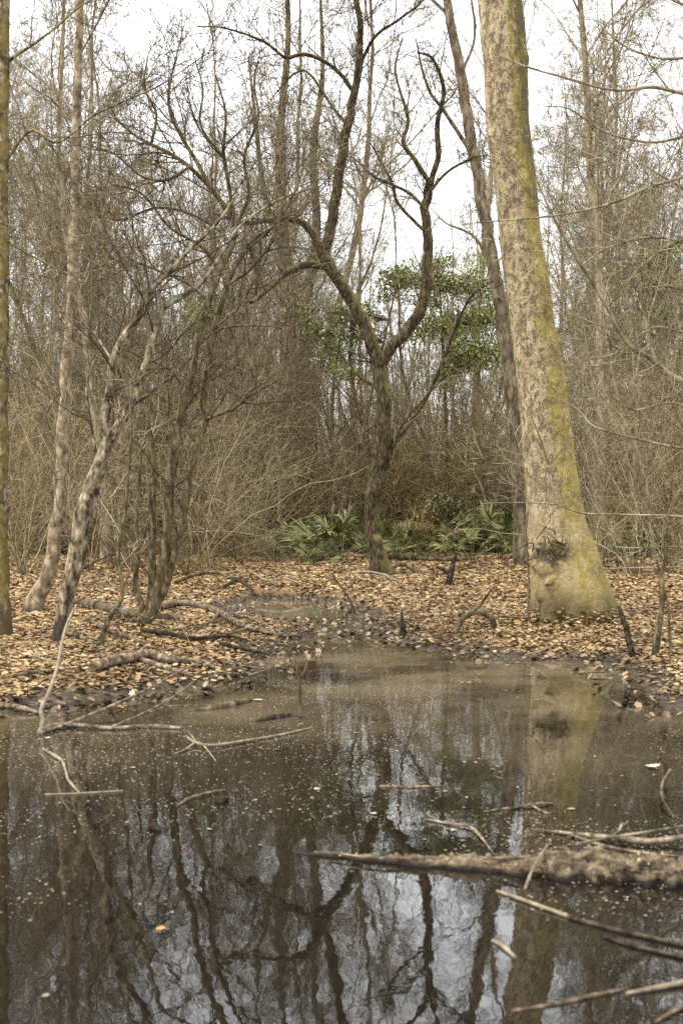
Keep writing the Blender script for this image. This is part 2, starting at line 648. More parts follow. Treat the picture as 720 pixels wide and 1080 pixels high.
xs = axis(-400, 400, -5.5, 5.5, .07)
ys = axis(-200, 600, 7.5, 26, .08)
X, Y = np.meshgrid(xs, ys)
Z = gz(X.ravel(), Y.ravel())
mb = MB()
idx = np.arange(X.size).reshape(X.shape)
mb.add(np.stack([X.ravel(), Y.ravel(), Z], -1),
       np.stack([idx[:-1, :-1], idx[:-1, 1:], idx[1:, 1:], idx[1:, :-1]], -1).reshape(-1, 4))
tag(mb.build('ground', M['ground']), kind='structure', label='forest floor of brown leaf mould with dark mud at the edge')
mb = MB()
mb.add([(-15.5, -13.5, 0), (15.5, -13.5, 0), (15.5, 22, 0), (-15.5, 22, 0)], [[0, 1, 2, 3]], False)
tag(mb.build('water', M['water']), kind='structure', label='still brown pond water reflecting bare trees')

# ------------------------------------------------------------------ leaves
def leaf_shape():
    """right half outline of a lobed leaf, y along the midrib from 0 to 1"""
    return [(0, 0), (.16, .1), (.36, .22), (.24, .36), (.46, .52), (.26, .66), (.3, .8), (.1, .86), (0, 1)]


def leaves(mb, pos, size, tilt, g, curl=.5, nz=None, shape=None, aspect=1.0):
    half = np.array(shape or leaf_shape())
    h = len(half)
    M_ = len(pos)
    yaw = g.uniform(0, 2 * math.pi, M_)
    fold = g.uniform(-.1, curl, M_)
    bend = g.uniform(-.5, .8, M_) * curl
    tl = g.normal(0, tilt, M_)
    rl = g.normal(0, tilt, M_)
    Rr = half[None, :, 0] * aspect * np.ones((M_, 1))
    Yy = half[None, :, 1] * np.ones((M_, 1)) - .5
    vs = []
    for sgn in (1, -1):
        x = sgn * Rr
        z = np.abs(x) * fold[:, None] * 1.2 + bend[:, None] * (Yy ** 2) * 1.2 - .1 * bend[:, None]
        y = Yy
        x2 = x * np.cos(rl)[:, None] + z * np.sin(rl)[:, None]
        z2 = -x * np.sin(rl)[:, None] + z * np.cos(rl)[:, None]
        y3 = y * np.cos(tl)[:, None] - z2 * np.sin(tl)[:, None]
        z3 = y * np.sin(tl)[:, None] + z2 * np.cos(tl)[:, None]
        xx = x2 * np.cos(yaw)[:, None] - y3 * np.sin(yaw)[:, None]
        y4 = x2 * np.sin(yaw)[:, None] + y3 * np.cos(yaw)[:, None]
        vs.append(np.stack([xx, y4, z3], -1) * size[:, None, None] + pos[:, None, :])
    right, left = vs
    V_ = np.concatenate([right, left[:, 1:-1]], 1)            # h + h-2 verts
    nv = V_.shape[1]
    fr = list(range(h))
    flf = [0] + list(range(h, h + h - 2)) + [h - 1]
    off = (np.arange(M_) * nv)[:, None]
    base = mb.n
    mb.v.append(V_.reshape(-1, 3))
    mb.f.append(off + np.array(fr)[None] + base)
    mb.f.append(off + np.array(flf[::-1])[None] + base)
    mb.smooth += [False, False]
    mb.n += M_ * nv


g = np.random.default_rng(21)
cand = []
tot = 0
for (d0, d1, dens, s0) in ((8, 12, 1350, .045), (12, 16, 1050, .047), (16, 22, 520, .06), (22, 36, 150, .084)):
    w = .3 * d1 + 1.2
    n = int((d1 - d0) * 2 * w * dens)
    x = g.uniform(-w, w, n)
    y = g.uniform(d0, d1, n)
    s = shore_dist(x, y)
    q = np.stack([x, y, x * 0], -1)
    pr = np.clip((s + .35 * fbm(q * 2, 5) - .05) / .6, 0, 1) + .1 * (s > -.1)
    pr = pr * (.75 + .25 * np.clip(fbm(q * 1.3, 8) * 2 + .5, 0, 1))
    keep = g.uniform(0, 1, n) < pr
    x, y = x[keep], y[keep]
    z = gz(x, y)
    ok = z > .004
    x, y, z = x[ok], y[ok], z[ok]
    cand.append((np.stack([x, y, z + g.uniform(.004, .03, len(x))], -1), s0 * g.uniform(.4, 1.5, len(x))))
bt = base_at(604, 655)                       # leaves drifted against the foot of the big tree
n = 2600
ang, rad = g.uniform(0, 6.28, n), .4 + .5 * g.uniform(0, 1, n) ** .8
x, y = bt[0] + rad * np.cos(ang), bt[1] + rad * np.sin(ang)
cand.append((np.stack([x, y, gz(x, y) + g.uniform(.01, .2, n) * np.clip(1 - (rad - .4) / .35, .08, 1)], -1), g.uniform(.03, .08, n)))
mb = MB()
leaves(mb, np.concatenate([c[0] for c in cand]), np.concatenate([c[1] for c in cand]), .22, g, .35)
tag(mb.build('leaf_litter', M['leaf']), kind='stuff', label='layer of dry brown fallen leaves over the banks', cat='leaves')

n = 9000
x = g.uniform(-4.5, 4.5, n)
y = g.uniform(8, 21, n)
sd = shore_dist(x, y)
keep = (sd > -.45) & (sd < .55) & (g.uniform(0, 1, n) < .75 + .6 * fbm(np.stack([x, y, x * 0], -1) * 1.5, 15))
x, y = x[keep], y[keep]
z = np.maximum(gz(x, y), 0)
mb = MB()
leaves(mb, np.stack([x, y, z + g.uniform(.004, .03, len(x))], -1), g.uniform(.03, .085, len(x)), .4, g)
tag(mb.build('wet_leaves', M['wet_leaf']), kind='stuff', label='sodden dark leaves trodden into the mud along the shore', cat='leaves')

n = 900
x = g.uniform(-5, 5, n)
y = g.uniform(8.5, 26, n)
keep = shore_dist(x, y) > .05
x, y = x[keep], y[keep]
n = len(x)
az = g.uniform(0, 6.28, n)
PP, RR = grow(np.stack([x, y, gz(x, y) + .02], -1), np.stack([np.cos(az), np.sin(az), g.normal(.08, .12, n)], -1), g.uniform(.12, .7, n), g.uniform(.003, .008, n), 5, .16, -.02, .5, g)
PP[..., 2] = np.maximum(PP[..., 2], gz(PP[..., 0].ravel(), PP[..., 1].ravel()).reshape(n, 6) + .012)
mb = MB()
mb.tubes(PP, RR, 5)
tag(mb.build('fallen_twigs', M['twig_dark']), kind='stuff', label='small broken twigs strewn over the leaf litter', cat='twigs')

# floating bits on the pond
mb = MB()
n = 2600
py = HZ + CAMZ * F / g.uniform(3.2, 12.5, n)
y = g.uniform(3.0, 12.6, n)
x = g.uniform(-1, 1, n) * (.3 * y + .4)
q = np.stack([x, y, x * 0], -1)
keep = (shore_dist(x, y) < .02) & (g.uniform(0, 1, n) < np.clip(.35 + 2.4 * fbm(q * .9, 31), .03, 1) * np.clip((y - 2.6) / 3.5, .15, 1))
pos = np.stack([x, y, np.full(n, .004)], -1)[keep]
leaves(mb, pos, (.006 + .026 * g.uniform(0, 1, len(pos)) ** 2.6) * g.choice([.7, 1, 1.3], len(pos)), .05, g, .12)
# a denser scum of crumbs where the film gathers
n = 42000
y = g.uniform(4.2, 12.4, n)
x = g.uniform(-1, 1, n) * (.3 * y + .3)
q = np.stack([x, y, x * 0], -1)
keep = (shore_dist(x, y) < .0) & (fbm(q * .8, 77) + .3 * g.uniform(-1, 1, n) > .12)
pos = np.stack([x, y, np.full(n, .003)], -1)[keep]
leaves(mb, pos, g.uniform(.004, .014, len(pos)), .05, g, .1)
tag(mb.build('floating_debris', M['foam']), kind='stuff', label='small pale leaf crumbs and bits floating on the pond', cat='debris')

for (px, py, sz, mt, lab) in ((170, 982, .036, 'amber', 'small amber leaf floating alone on the dark water'),
                              (688, 809, .10, 'straw', 'pale straw coloured leaf floating at the right of the pond'),
                              (272, 739, .09, 'straw', 'pale leaf floating beside the short dark log')):
    x, y = wat(px, py)
    mb = MB()
    leaves(mb, np.array([[x, y, .008]]), np.array([sz]), .05, np.random.default_rng(px), .3)
    tag(mb.build('floating_leaf', M[mt], origin=(x, y, 0)), lab, 'leaf', 'single leaves floating on the pond')

# ------------------------------------------------------------------ the traced trees
def tree(name, label, base_px, limbs, bark_m, twig_m, trunk_n=1, tw=(5, .9), seed=0, d=None, amp=.13, freq=9, sub=None, rmin=.0034, names=None, dds=None, cat='tree', flare=1.5, sides=16, tw_from=1, up=.05, own_tw=None):
    g = np.random.default_rng(seed)
    b0 = base_at(*base_px)
    d = d or b0[1]
    root = thing(name, b0, label, cat)
    cr = MB()
    for i, pl in enumerate(limbs):
        dd = (dds or {}).get(i, 0.0 if i == 0 else g.uniform(-.06, .06) * d)
        pts, r = trace(pl, d, dd, 7, .35, seed + i)
        if i == 0 and flare:
            zz = pts[:, 2] - b0[2]
            r = r * (1 + (flare - 1) * np.exp(-np.maximum(zz, 0) / .16))
            pts = np.vstack([pts[0] + (pts[0] - pts[1]) * .0 + [0, 0, -.25], pts])
            r = np.concatenate([[r[0] * 1.1], r])
        mbt = MB()
        wpx = r[0] * F / d
        rough_tube(mbt, pts, r, sides if wpx > 3 else 8, amp, freq, seed + i)
        nm = (names or {}).get(i, 'trunk' if i < trunk_n else 'limb')
        mbt.build(nm, bark_m, root)
        t_ = own_tw.get(i, tw) if own_tw else tw
        if i >= tw_from and t_[0] > 0:
            kw = dict(sub=sub) if sub else {}
            twigs_on(cr, pts, r, t_[0], t_[1], rmin, .15, up, g, **kw)
    if cr.n:
        cr.build('crown', twig_m, root)
    return root


# the big mossy tree on the right bank
b0 = base_at(604, 655)
D = b0[1]
edges = [(-420, 468, 500), (-200, 488, 526), (0, 504, 550), (80, 510, 556), (135, 513, 558), (200, 522, 566), (250, 527, 570), (300, 534, 579), (350, 539, 586),
         (420, 547, 598), (490, 552, 606), (540, 555, 614), (560, 556, 620), (585, 559, 629), (610, 561, 637), (630, 562, 643), (650, 562, 650), (668, 561, 658), (690, 560, 664)]
edges = edges[::-1]
row = spline([[*P((l + r_) / 2, y_, D), (r_ - l) / 2 * D / F] for (y_, l, r_) in edges], 30)
pts, r = row[:, :3], row[:, 3]
root = thing('mossy_tree', b0, 'big pale tree trunk with yellow moss and a dark burl, right bank', 'tree')
sides, n = 150, len(pts)
a = np.arange(sides) / sides * 2 * math.pi
cs, sn = np.cos(a), np.sin(a)
zz = (pts[:, 2] - b0[2])[:, None]
k = np.ones((n, sides))
fl = np.exp(-np.maximum(zz, 0) / .3)
k += fl * (.15 * np.cos(8 * a + 1.2 + .5 * np.sin(3 * a))[None] + .07 * np.cos(5 * a + .3)[None] + .03 * np.cos(17 * a)[None])
k += .022 * np.exp(-np.maximum(zz, 0) / 1.5) * np.cos(13 * a + zz * .8)
ring = pts[:, None] + r[:, None, None] * np.stack([cs, sn, 0 * a], -1)[None]
k += .05 * fbm(ring.reshape(-1, 3) * np.array([5, 5, 2.2]), 41, 4).reshape(n, sides)
k += .03 * np.abs(fbm(ring.reshape(-1, 3) * np.array([22, 22, 8]), 43, 3).reshape(n, sides))


def lump(ang, z0, amp_, wa, wz):
    da = np.angle(np.exp(1j * (a - ang)))[None]
    return amp_ * np.exp(-(da / wa) ** 2 - ((zz - z0) / wz) ** 2)


zk = lambda py_: (CAMZ - (py_ - HZ) / F * D) - b0[2]
k += lump(math.radians(-150), zk(150), .17, .5, .12) + lump(math.radians(-160), zk(40), .1, .5, .15)
k += lump(math.radians(-20), zk(64), .1, .35, .08)
for (px_, py_, am, wa, wz) in ((563, 580, .06, .28, .06), (572, 600, .06, .25, .09), (600, 578, -.12, .12, .04),
                               (578, 492, .06, .12, .04), (577, 610, -.05, .1, .05)):
    cc = 605 if py_ > 560 else 579
    hw = 42 if py_ > 560 else 27
    k += lump(-math.acos(max(-1, min(1, (px_ - cc) / hw))), zk(py_), am, wa, wz)
bm_ = np.zeros((n, sides))
for (px_, py_, wa, wz) in ((562, 590, .2, .1), (570, 574, .2, .07), (584, 577, .2, .07), (597, 572, .16, .06), (572, 598, .2, .08), (576, 612, .13, .07), (567, 626, .13, .1)):
    bm_ = np.maximum(bm_, lump(-math.acos(max(-1, min(1, (px_ - 603) / 42))), zk(py_), 1, wa, wz))
nz_ = fbm(ring.reshape(-1, 3) * 13, 45, 3).reshape(n, sides)
k += bm_ * (.1 + .42 * np.abs(nz_) - .25 * np.maximum(0, -nz_))
ring = pts[:, None] + (r[:, None] * k)[..., None] * np.stack([cs, sn, 0 * a], -1)[None]
mb = MB()
idx = np.arange(n * sides).reshape(n, sides)
mb.add(ring.reshape(-1, 3), np.stack([idx[:-1], np.roll(idx, -1, 1)[:-1], np.roll(idx, -1, 1)[1:], idx[1:]], -1).reshape(-1, 4))
mb.build('trunk', M['big_bark'], root)
g = np.random.default_rng(5)
# limbs high above, out of the picture but in the reflection and overhead
mb = MB()
crn = MB()
for k_ in range(9):
    z0 = g.uniform(10, 14.6)
    i = int(np.argmin(np.abs(pts[:, 2] - z0)))
    ang = g.uniform(0, 6.28)
    PP, RR = grow(pts[i][None], np.array([[math.cos(ang), math.sin(ang), .7]]), np.array([g.uniform(3, 5)]), np.array([.09]), 10, .12, .06, .25, g)
    rough_tube(mb, PP[0], RR[0], 8, .1, 9, k_)
    twigs_on(crn, PP[0], RR[0], 4, 1.1, .004, .15, .05, g)
mb.build('limb', M['grey_bark'], root)
crn.build('crown', M['twig_grey'], root)
mb = MB()                    # dead shoots round the burl and the knot
for (x0, y0, x1, y1) in ((578, 490, 560, 440), (560, 440, 547, 414), (579, 490, 600, 462)):
    p, rr_ = trace([(x0, y0, 2.0), ((x0 + x1) / 2 + 1, (y0 + y1) / 2, 1.5), (x1, y1, 1)], D - .38)
    mb.tubes(p, rr_, 5)
for k_ in range(26):
    x0, y0 = g.uniform(552, 596), g.uniform(562, 598)
    p, rr_ = trace([(x0, y0, 1.6), (x0 + g.normal(0, 6), y0 + g.normal(-3, 5), 1.2), (x0 + g.normal(0, 11), y0 + g.normal(-2, 9), .7)], D - .4, 0, 4)
    mb.tubes(p, rr_, 4)
p, rr_ = trace([(556, 540, 2.2), (554, 570, 2.4), (557, 610, 2.4), (556, 650, 2.5)], D - .32)
mb.tubes(p, rr_, 5)
mb.build('shoots', M['twig_dark'], root)

# forked dark tree in the middle
C = [
    [(400, 606, 22), (397, 590, 19), (393, 560, 17.5), (394, 520, 17.5), (401, 480, 17.5), (405, 440, 16), (402, 410, 15.5), (399, 382, 17)],
    [(399, 386, 15), (388, 352, 14), (375, 325, 13), (360, 300, 13), (347, 280, 13), (338, 262, 12)],
    [(341, 270, 12), (347, 245, 11), (353, 215, 11), (359, 180, 10), (365, 140, 10), (371, 110, 9), (378, 70, 8), (380, 30, 7), (376, 0, 6), (370, -50, 4), (376, -110, 2)],
    [(400, 384, 13), (415, 362, 12), (431, 344, 12), (443, 325, 12), (450, 300, 11), (452, 270, 10), (450, 240, 10), (449, 215, 10), (453, 190, 8)],
    [(339, 266, 8), (327, 242, 8), (313, 232, 7), (286, 232, 6), (255, 235, 5), (225, 224, 2)],
    [(354, 288, 9), (338, 280, 8), (322, 280, 8), (302, 288, 7), (285, 302, 6), (268, 317, 5), (262, 317, 4)],
    [(267, 318, 4.5), (270, 305, 4), (270, 290, 3), (264, 262, 2)],
    [(372, 95, 5), (357, 76, 4.5), (340, 64, 4), (320, 57, 4), (300, 60, 3.5), (280, 45, 3), (240, 30, 2.2), (208, 28, 1.5)],
    [(366, 132, 4), (350, 112, 3), (326, 78, 2.5), (310, 78, 2.2), (285, 105, 1.2)],
    [(376, 92, 4.5), (384, 58, 4), (398, 36, 3.2), (424, 18, 2.6), (446, 0, 2), (460, -30, 1)],
    [(452, 192, 5.5), (438, 170, 5), (425, 150, 4.5), (430, 125, 4), (422, 97, 3), (417, 70, 2.5), (424, 40, 1.5)],
    [(453, 195, 6.5), (462, 165, 6), (461, 130, 5.5), (468, 95, 4.5), (456, 62, 3), (440, 55, 2)],
    [(449, 222, 4), (430, 203, 3.5), (395, 186, 2.8), (375, 168, 1.5)],
    [(451, 205, 3.5), (470, 183, 3), (500, 166, 2.2), (530, 165, 1.2)],
    [(449, 245, 4), (420, 215, 3.5), (412, 190, 2.5), (390, 150, 1.5)],
    [(404, 476, 5), (428, 452, 4.5), (452, 415, 4.2), (470, 372, 3.8), (482, 340, 3.2), (497, 312, 2.6), (520, 296, 1.5)],
    [(400, 520, 3), (415, 470, 2.6), (430, 440, 2.2), (470, 395, 1.4)],
]
fork = tree('forked_tree', 'dark mossy tree forking low into two crooked limbs, centre of clearing', (400, 606), C, M['dark_bark'], M['twig_dark'],
            tw=(5.5, 1.05), seed=11, sides=18, amp=.12, freq=6, tw_from=2, dds={1: 0, 2: -.4, 3: .3, 4: -.6, 5: -.9})

# left edge tree
tree('edge_tree', 'straight trunk with flaky mottled bark standing at the left edge', (3, 672),
     [[(3, 672, 20), (1, 600, 17), (0, 500, 16.5), (1, 400, 16), (2, 300, 15), (3, 150, 13), (4, 0, 12), (5, -160, 9), (2, -300, 5)],
      [(5, 68, 4), (30, 50, 3.2), (55, 32, 2.8), (78, 12, 2.4), (96, 0, 2), (130, -14, 1.2)],
      [(4, 174, 3.4), (32, 138, 2.8), (62, 150, 2.4), (100, 121, 2.2), (140, 103, 2), (172, 88, 1.6), (228, 50, 1)],
      [(3, 250, 2.5), (30, 268, 2), (58, 282, 1.6), (75, 290, 1)],
      [(3, -100, 4), (-40, -150, 3), (-80, -230, 2)], [(4, -150, 4), (50, -200, 3), (80, -260, 2)], [(3, -20, 3), (-30, -60, 2), (-60, -80, 1)]],
     M['edge_bark'], M['twig_dark'], tw=(3, .55), seed=31, amp=.1, flare=1.25)

# pale slim leaning tree
tree('slim_tree', 'slim straight pale tree leaning slightly right, with a swollen dark foot', (36, 645),
     [[(36, 645, 19), (42, 628, 18), (51, 606, 16), (58, 575, 14), (62, 535, 13.5), (66, 480, 13), (69, 420, 12.5), (74, 350, 12), (77, 290, 11.5), (80, 200, 10.5), (82, 100, 9), (84, 0, 8), (88, -120, 5), (86, -240, 2)],
      [(83, 60, 3), (105, 20, 2.4), (130, -30, 1.5)], [(81, 150, 2.4), (60, 110, 2), (30, 90, 1.2)], [(86, -50, 3), (60, -100, 2), (50, -160, 1)], [(86, -80, 3), (120, -120, 2), (140, -190, 1)],
      [(70, 405, 2.4), (52, 430, 2), (46, 455, 1.3), (52, 470, 1)]],
     M['slim_bark'], M['twig_tan'], tw=(4, .8), seed=32, amp=.16, freq=5, flare=1.2)

# patchy white-barked leaning tree
tree('leaning_tree', 'leaning tree with patchy white bark and a black foot, forked at knee of trunk', (62, 678),
     [[(62, 680, 13), (65, 660, 13), (69, 645, 15), (75, 612, 17), (80, 585, 19), (86, 552, 20), (94, 527, 19), (103, 500, 17), (110, 478, 14), (117, 460, 12.5), (127, 446, 10), (139, 425, 8.5), (148, 398, 7.5), (158, 372, 7.5), (166, 345, 7), (172, 325, 6.5), (190, 314, 6), (212, 298, 5), (234, 268, 4.2), (252, 240, 3.2), (290, 213, 2.5), (330, 197, 1.5)],
      [(114, 470, 10), (111, 440, 10), (117, 410, 10), (121, 385, 11), (128, 362, 11), (138, 345, 9), (148, 328, 6), (158, 308, 5), (178, 288, 4.5), (198, 265, 4), (225, 240, 3), (250, 205, 2)],
      [(147, 330, 4), (150, 300, 3), (142, 270, 2.5), (140, 230, 1.5)],
      [(137, 425, 3), (132, 405, 3), (118, 380, 2.5), (100, 350, 2), (88, 325, 1.2)],
      [(105, 495, 3), (95, 440, 2.5), (92, 405, 2), (106, 360, 1.2)]],
     M['pale_bark'], M['twig_dark'], tw=(8, 1.1), seed=33, amp=.1, freq=6, flare=1.0, tw_from=0, own_tw={0: (4, .9)})

# clump of stems from one stool
G = [
    [(152, 660, 15), (157, 648, 15), (167, 618, 12), (176, 575, 11), (179, 530, 10), (183, 490, 9.5), (187, 455, 9), (194, 420, 8.5), (202, 392, 8), (208, 360, 7.5), (220, 320, 7), (233, 285, 6.5), (245, 255, 6), (250, 236, 6)],
    [(158, 650, 10), (168, 632, 10), (179, 605, 9.5), (191, 560, 8.5), (199, 510, 8), (209, 468, 7.5), (218, 440, 7), (214, 425, 6.5), (219, 390, 6), (228, 345, 5.5), (240, 300, 5), (262, 260, 4), (288, 240, 3), (320, 225, 1.5)],
    [(154, 656, 9), (160, 630, 9), (161, 592, 8.5), (160, 550, 8.5), (162, 510, 8), (161, 470, 7), (158, 452, 5), (160, 425, 3), (150, 395, 1.5)],
    [(151, 655, 7), (149, 638, 7), (143, 616, 6), (146, 590, 5), (144, 555, 4), (146, 520, 3), (150, 470, 2)],
    [(250, 240, 5.5), (228, 206, 5), (200, 176, 4.5), (175, 160, 4), (150, 147, 3.2), (128, 131, 2.4), (110, 110, 1.4)],
    [(227, 206, 4.5), (205, 166, 4), (192, 145, 3.8), (180, 118, 3.4), (179, 92, 3), (186, 60, 2), (196, 20, 1)],
    [(249, 240, 4.5), (243, 205, 4), (236, 160, 3.4), (238, 120, 2.6), (228, 80, 1.5)],
    [(232, 290, 4), (215, 262, 3.6), (180, 240, 3), (150, 205, 2.5), (120, 195, 1.5)],
    [(222, 320, 3.6), (200, 300, 3), (165, 285, 2.6), (132, 270, 2), (110, 250, 1.3)],
    [(240, 300, 4), (262, 285, 3.4), (290, 250, 2.8), (300, 200, 2), (312, 160, 1.2)],
    [(196, 415, 3), (180, 390, 2.6), (140, 372, 2), (110, 345, 1.3)],
    [(187, 455, 3), (174, 430, 2.6), (166, 395, 2), (170, 370, 1.3)],
    [(217, 442, 3.5), (245, 432, 3), (268, 415, 2.4), (298, 398, 1.3)],
    [(250, 236, 4), (262, 205, 3.6), (258, 165, 3.2), (272, 125, 2.6), (268, 85, 1.8), (276, 50, 1)],
    [(244, 256, 3.6), (222, 236, 3.2), (190, 222, 2.8), (160, 220, 2.4), (128, 232, 2), (100, 226, 1.2)],
    [(262, 262, 3.6), (290, 236, 3), (316, 190, 2.4), (322, 150, 1.8), (340, 115, 1)],
    [(200, 176, 3.6), (176, 190, 3), (150, 186, 2.5), (118, 160, 2), (92, 158, 1.2)],
    [(160, 150, 3.4), (165, 120, 2.8), (152, 92, 2.2), (156, 60, 1.2)],
    [(236, 165, 3), (212, 132, 2.4), (214, 95, 1.8), (206, 62, 1)],
    [(228, 345, 3), (254, 320, 2.6), (274, 278, 2.2), (276, 235, 1.8), (296, 205, 1)],
    [(190, 440, 3), (216, 405, 2.6), (250, 385, 2), (276, 352, 1.2)],
    [(207, 362, 2.6), (240, 345, 2.4), (285, 344, 1.8), (310, 350, 1)],
]
tree('multi_stem_tree', 'clump of slender crooked stems fanning from one dark stool, left bank', (152, 660), G, M['stem_bark'], M['twig_dark'],
     tw=(9, 1.15), seed=34, amp=.1, freq=10, names={1: 'stem', 2: 'stem', 3: 'stem'}, flare=1.1, tw_from=0, own_tw={0: (2, .6), 1: (2.5, .6), 2: (2, .5), 3: (3, .4)},
     dds={1: .3, 2: -.1, 3: -.15})

tree('crooked_sapling', 'thin crooked sapling rising between the leaning tree and stem clump', (106, 682),
     [[(107, 683, 6), (109, 668, 6), (117, 650, 5.5), (128, 632, 5), (129, 612, 4.5), (125, 590, 4.5), (128, 560, 4.2), (133, 535, 4), (135, 500, 3.5), (139, 462, 3), (138, 425, 2.2), (146, 385, 1.4)],
      [(128, 562, 2.2), (118, 530, 1.8), (100, 505, 1.2)], [(135, 498, 2), (150, 470, 1.6), (156, 440, 1)], [(130, 620, 2.2), (138, 600, 1.8), (136, 575, 1.2)]],
     M['stem_bark'], M['twig_tan'], tw=(4, .4), seed=35, flare=1.0, tw_from=0, sides=8)

tree('shadow_tree', 'slender grey tree leaning left from behind the big mossy trunk', (556, 597),
     [[(553, 598, 22), (550, 575, 19), (548, 500, 17), (541, 425, 16), (531, 350, 15), (521, 290, 14), (511, 230, 13), (500, 165, 12), (486, 85, 11), (471, 0, 9), (455, -90, 7), (450, -200, 3)],
      [(500, 165, 5), (470, 120, 4), (450, 90, 3), (438, 40, 1.5)], [(485, 80, 4), (500, 40, 3), (496, -10, 2)], [(520, 285, 4), (500, 250, 3), (470, 235, 2), (450, 215, 1)],
      [(476, 20, 4), (440, -20, 3), (410, -80, 2)], [(462, -60, 4), (500, -110, 3), (520, -180, 1)], [(532, 350, 3), (510, 330, 2.4), (495, 300, 1.4)]],
     M['leaner_bark'], M['twig_grey'], tw=(2.6, .9), seed=36, amp=.08, flare=1.15)

K = [
    [(830, 690, 44), (826, 560, 38), (815, 420, 34), (806, 300, 31), (800, 150, 28), (800, 0, 24), (806, -160, 17), (800, -330, 8)],
    [(812, 440, 9), (765, 418, 8), (720, 402, 7.5), (690, 382, 7), (660, 360, 6.2), (640, 325, 5.4), (622, 295, 4.6), (606, 270, 4), (586, 235, 3.2), (570, 200, 2.6), (560, 172, 2), (546, 130, 1.2)],
    [(800, 118, 7), (760, 106, 6), (720, 99, 5.2), (692, 92, 4.6), (650, 95, 4), (612, 87, 3.4), (570, 75, 2.8), (540, 65, 2.2), (518, 55, 1.3)],
    [(800, 165, 6), (760, 176, 5), (720, 187, 4.4), (680, 199, 4), (645, 214, 3.4), (600, 225, 3), (550, 231, 2.4), (490, 236, 1.2)],
    [(806, 340, 6), (760, 318, 5), (720, 305, 4.4), (695, 298, 3.6), (672, 272, 2.8), (655, 238, 2), (640, 205, 1.2)],
    [(690, 380, 4), (682, 350, 3.2), (680, 318, 2.6), (692, 280, 2), (700, 240, 1.2)],
    [(814, 500, 5), (760, 480, 4), (704, 470, 3.4), (660, 460, 3.2), (626, 450, 3), (610, 433, 2.4), (592, 421, 1.5), (575, 400, 1)],
    [(822, 560, 4), (770, 552, 3.4), (720, 545, 3), (660, 543, 2.8), (615, 541, 2.4), (585, 532, 2), (545, 530, 1.6), (508, 531, 1)],
    [(800, 60, 6), (770, 20, 5), (722, 6, 4), (690, -12, 3), (660, -40, 2)],
    [(800, 230, 4), (750, 215, 3.4), (705, 190, 2.8), (660, 160, 2.2), (628, 118, 1.4)],
    [(806, 260, 4), (745, 262, 3.6), (690, 250, 3.2), (640, 262, 2.6), (600, 290, 1.4)],
    [(806, 300, 4), (740, 350, 3.8), (690, 345, 3.2), (650, 372, 2.4), (615, 380, 1.4)],
    [(800, 140, 4.5), (740, 140, 4), (690, 150, 3.4), (640, 140, 2.8), (600, 115, 2), (575, 112, 1.2)],
    [(814, 420, 4), (760, 440, 3.6), (710, 425, 3), (668, 432, 2.4), (640, 412, 1.3)],
    [(803, 200, 4.5), (750, 240, 4), (700, 262, 3.4), (660, 300, 2.6), (640, 350, 1.4)],
    [(800, 80, 4.5), (745, 60, 4), (700, 62, 3.4), (660, 50, 2.6), (625, 20, 1.4)],
    [(818, 590, 4), (760, 590, 3), (715, 577, 2.4), (665, 578, 2), (640, 576, 1)],
    [(801, 100, 6), (860, 60, 5), (930, 40, 3)], [(803, -60, 7), (740, -130, 5), (700, -220, 2)], [(806, -100, 7), (880, -180, 5), (930, -260, 2)],
]
tree('overhanging_tree', 'tree off the right side whose long thin branches reach across into view', (830, 660), [K[0]] + [[(a_, b_, w_ * .8) for a_, b_, w_ in q_] for q_ in K[1:]], M['grey_bark'], M['twig_tan'],
     tw=(5, .8), seed=37, d=12.2, dds={0: 0, 1: -.5, 2: .4, 3: -.9, 4: .6, 6: .2, 7: -.6}, amp=.1)

tree('bent_sapling', 'thin pale sapling bending right, beyond the bank right of the mossy tree', (688, 592),
     [[(690, 594, 5), (686, 560, 4.6), (684, 535, 4.4), (680, 505, 4), (668, 468, 3.6), (656, 440, 3.2), (648, 408, 2.8), (642, 375, 2.4), (636, 335, 1.6), (640, 300, 1)],
      [(680, 505, 2), (700, 470, 1.6), (716, 430, 1)], [(656, 440, 2), (630, 410, 1.5), (618, 380, 1)]],
     M['pale_wood'], M['twig_tan'], tw=(3, .7), seed=38, flare=1.0, tw_from=0, sides=8)
tree('snag_sapling', 'knotted dead stem with a short side stub, right bank by the mud', (693, 692),
     [[(690, 694, 7), (693, 670, 6.6), (697, 640, 6), (698, 625, 6.5), (697, 605, 6), (702, 590, 4.5), (699, 572, 3), (706, 556, 1.5)],
      [(698, 612, 2.4), (704, 640, 3), (705, 665, 3), (707, 688, 3)], [(700, 590, 1.8), (716, 575, 1.5), (728, 560, 1)], [(697, 605, 2), (688, 585, 1.6), (682, 570, 1)]],
     M['stem_bark'], M['twig_dark'], tw=(2, .2), seed=39, flare=1.2, tw_from=1, sides=10, sub=((2, .3, 1, .5, 3),), dds={1: -.05, 2: 0, 3: 0}, names={1: 'stub'})

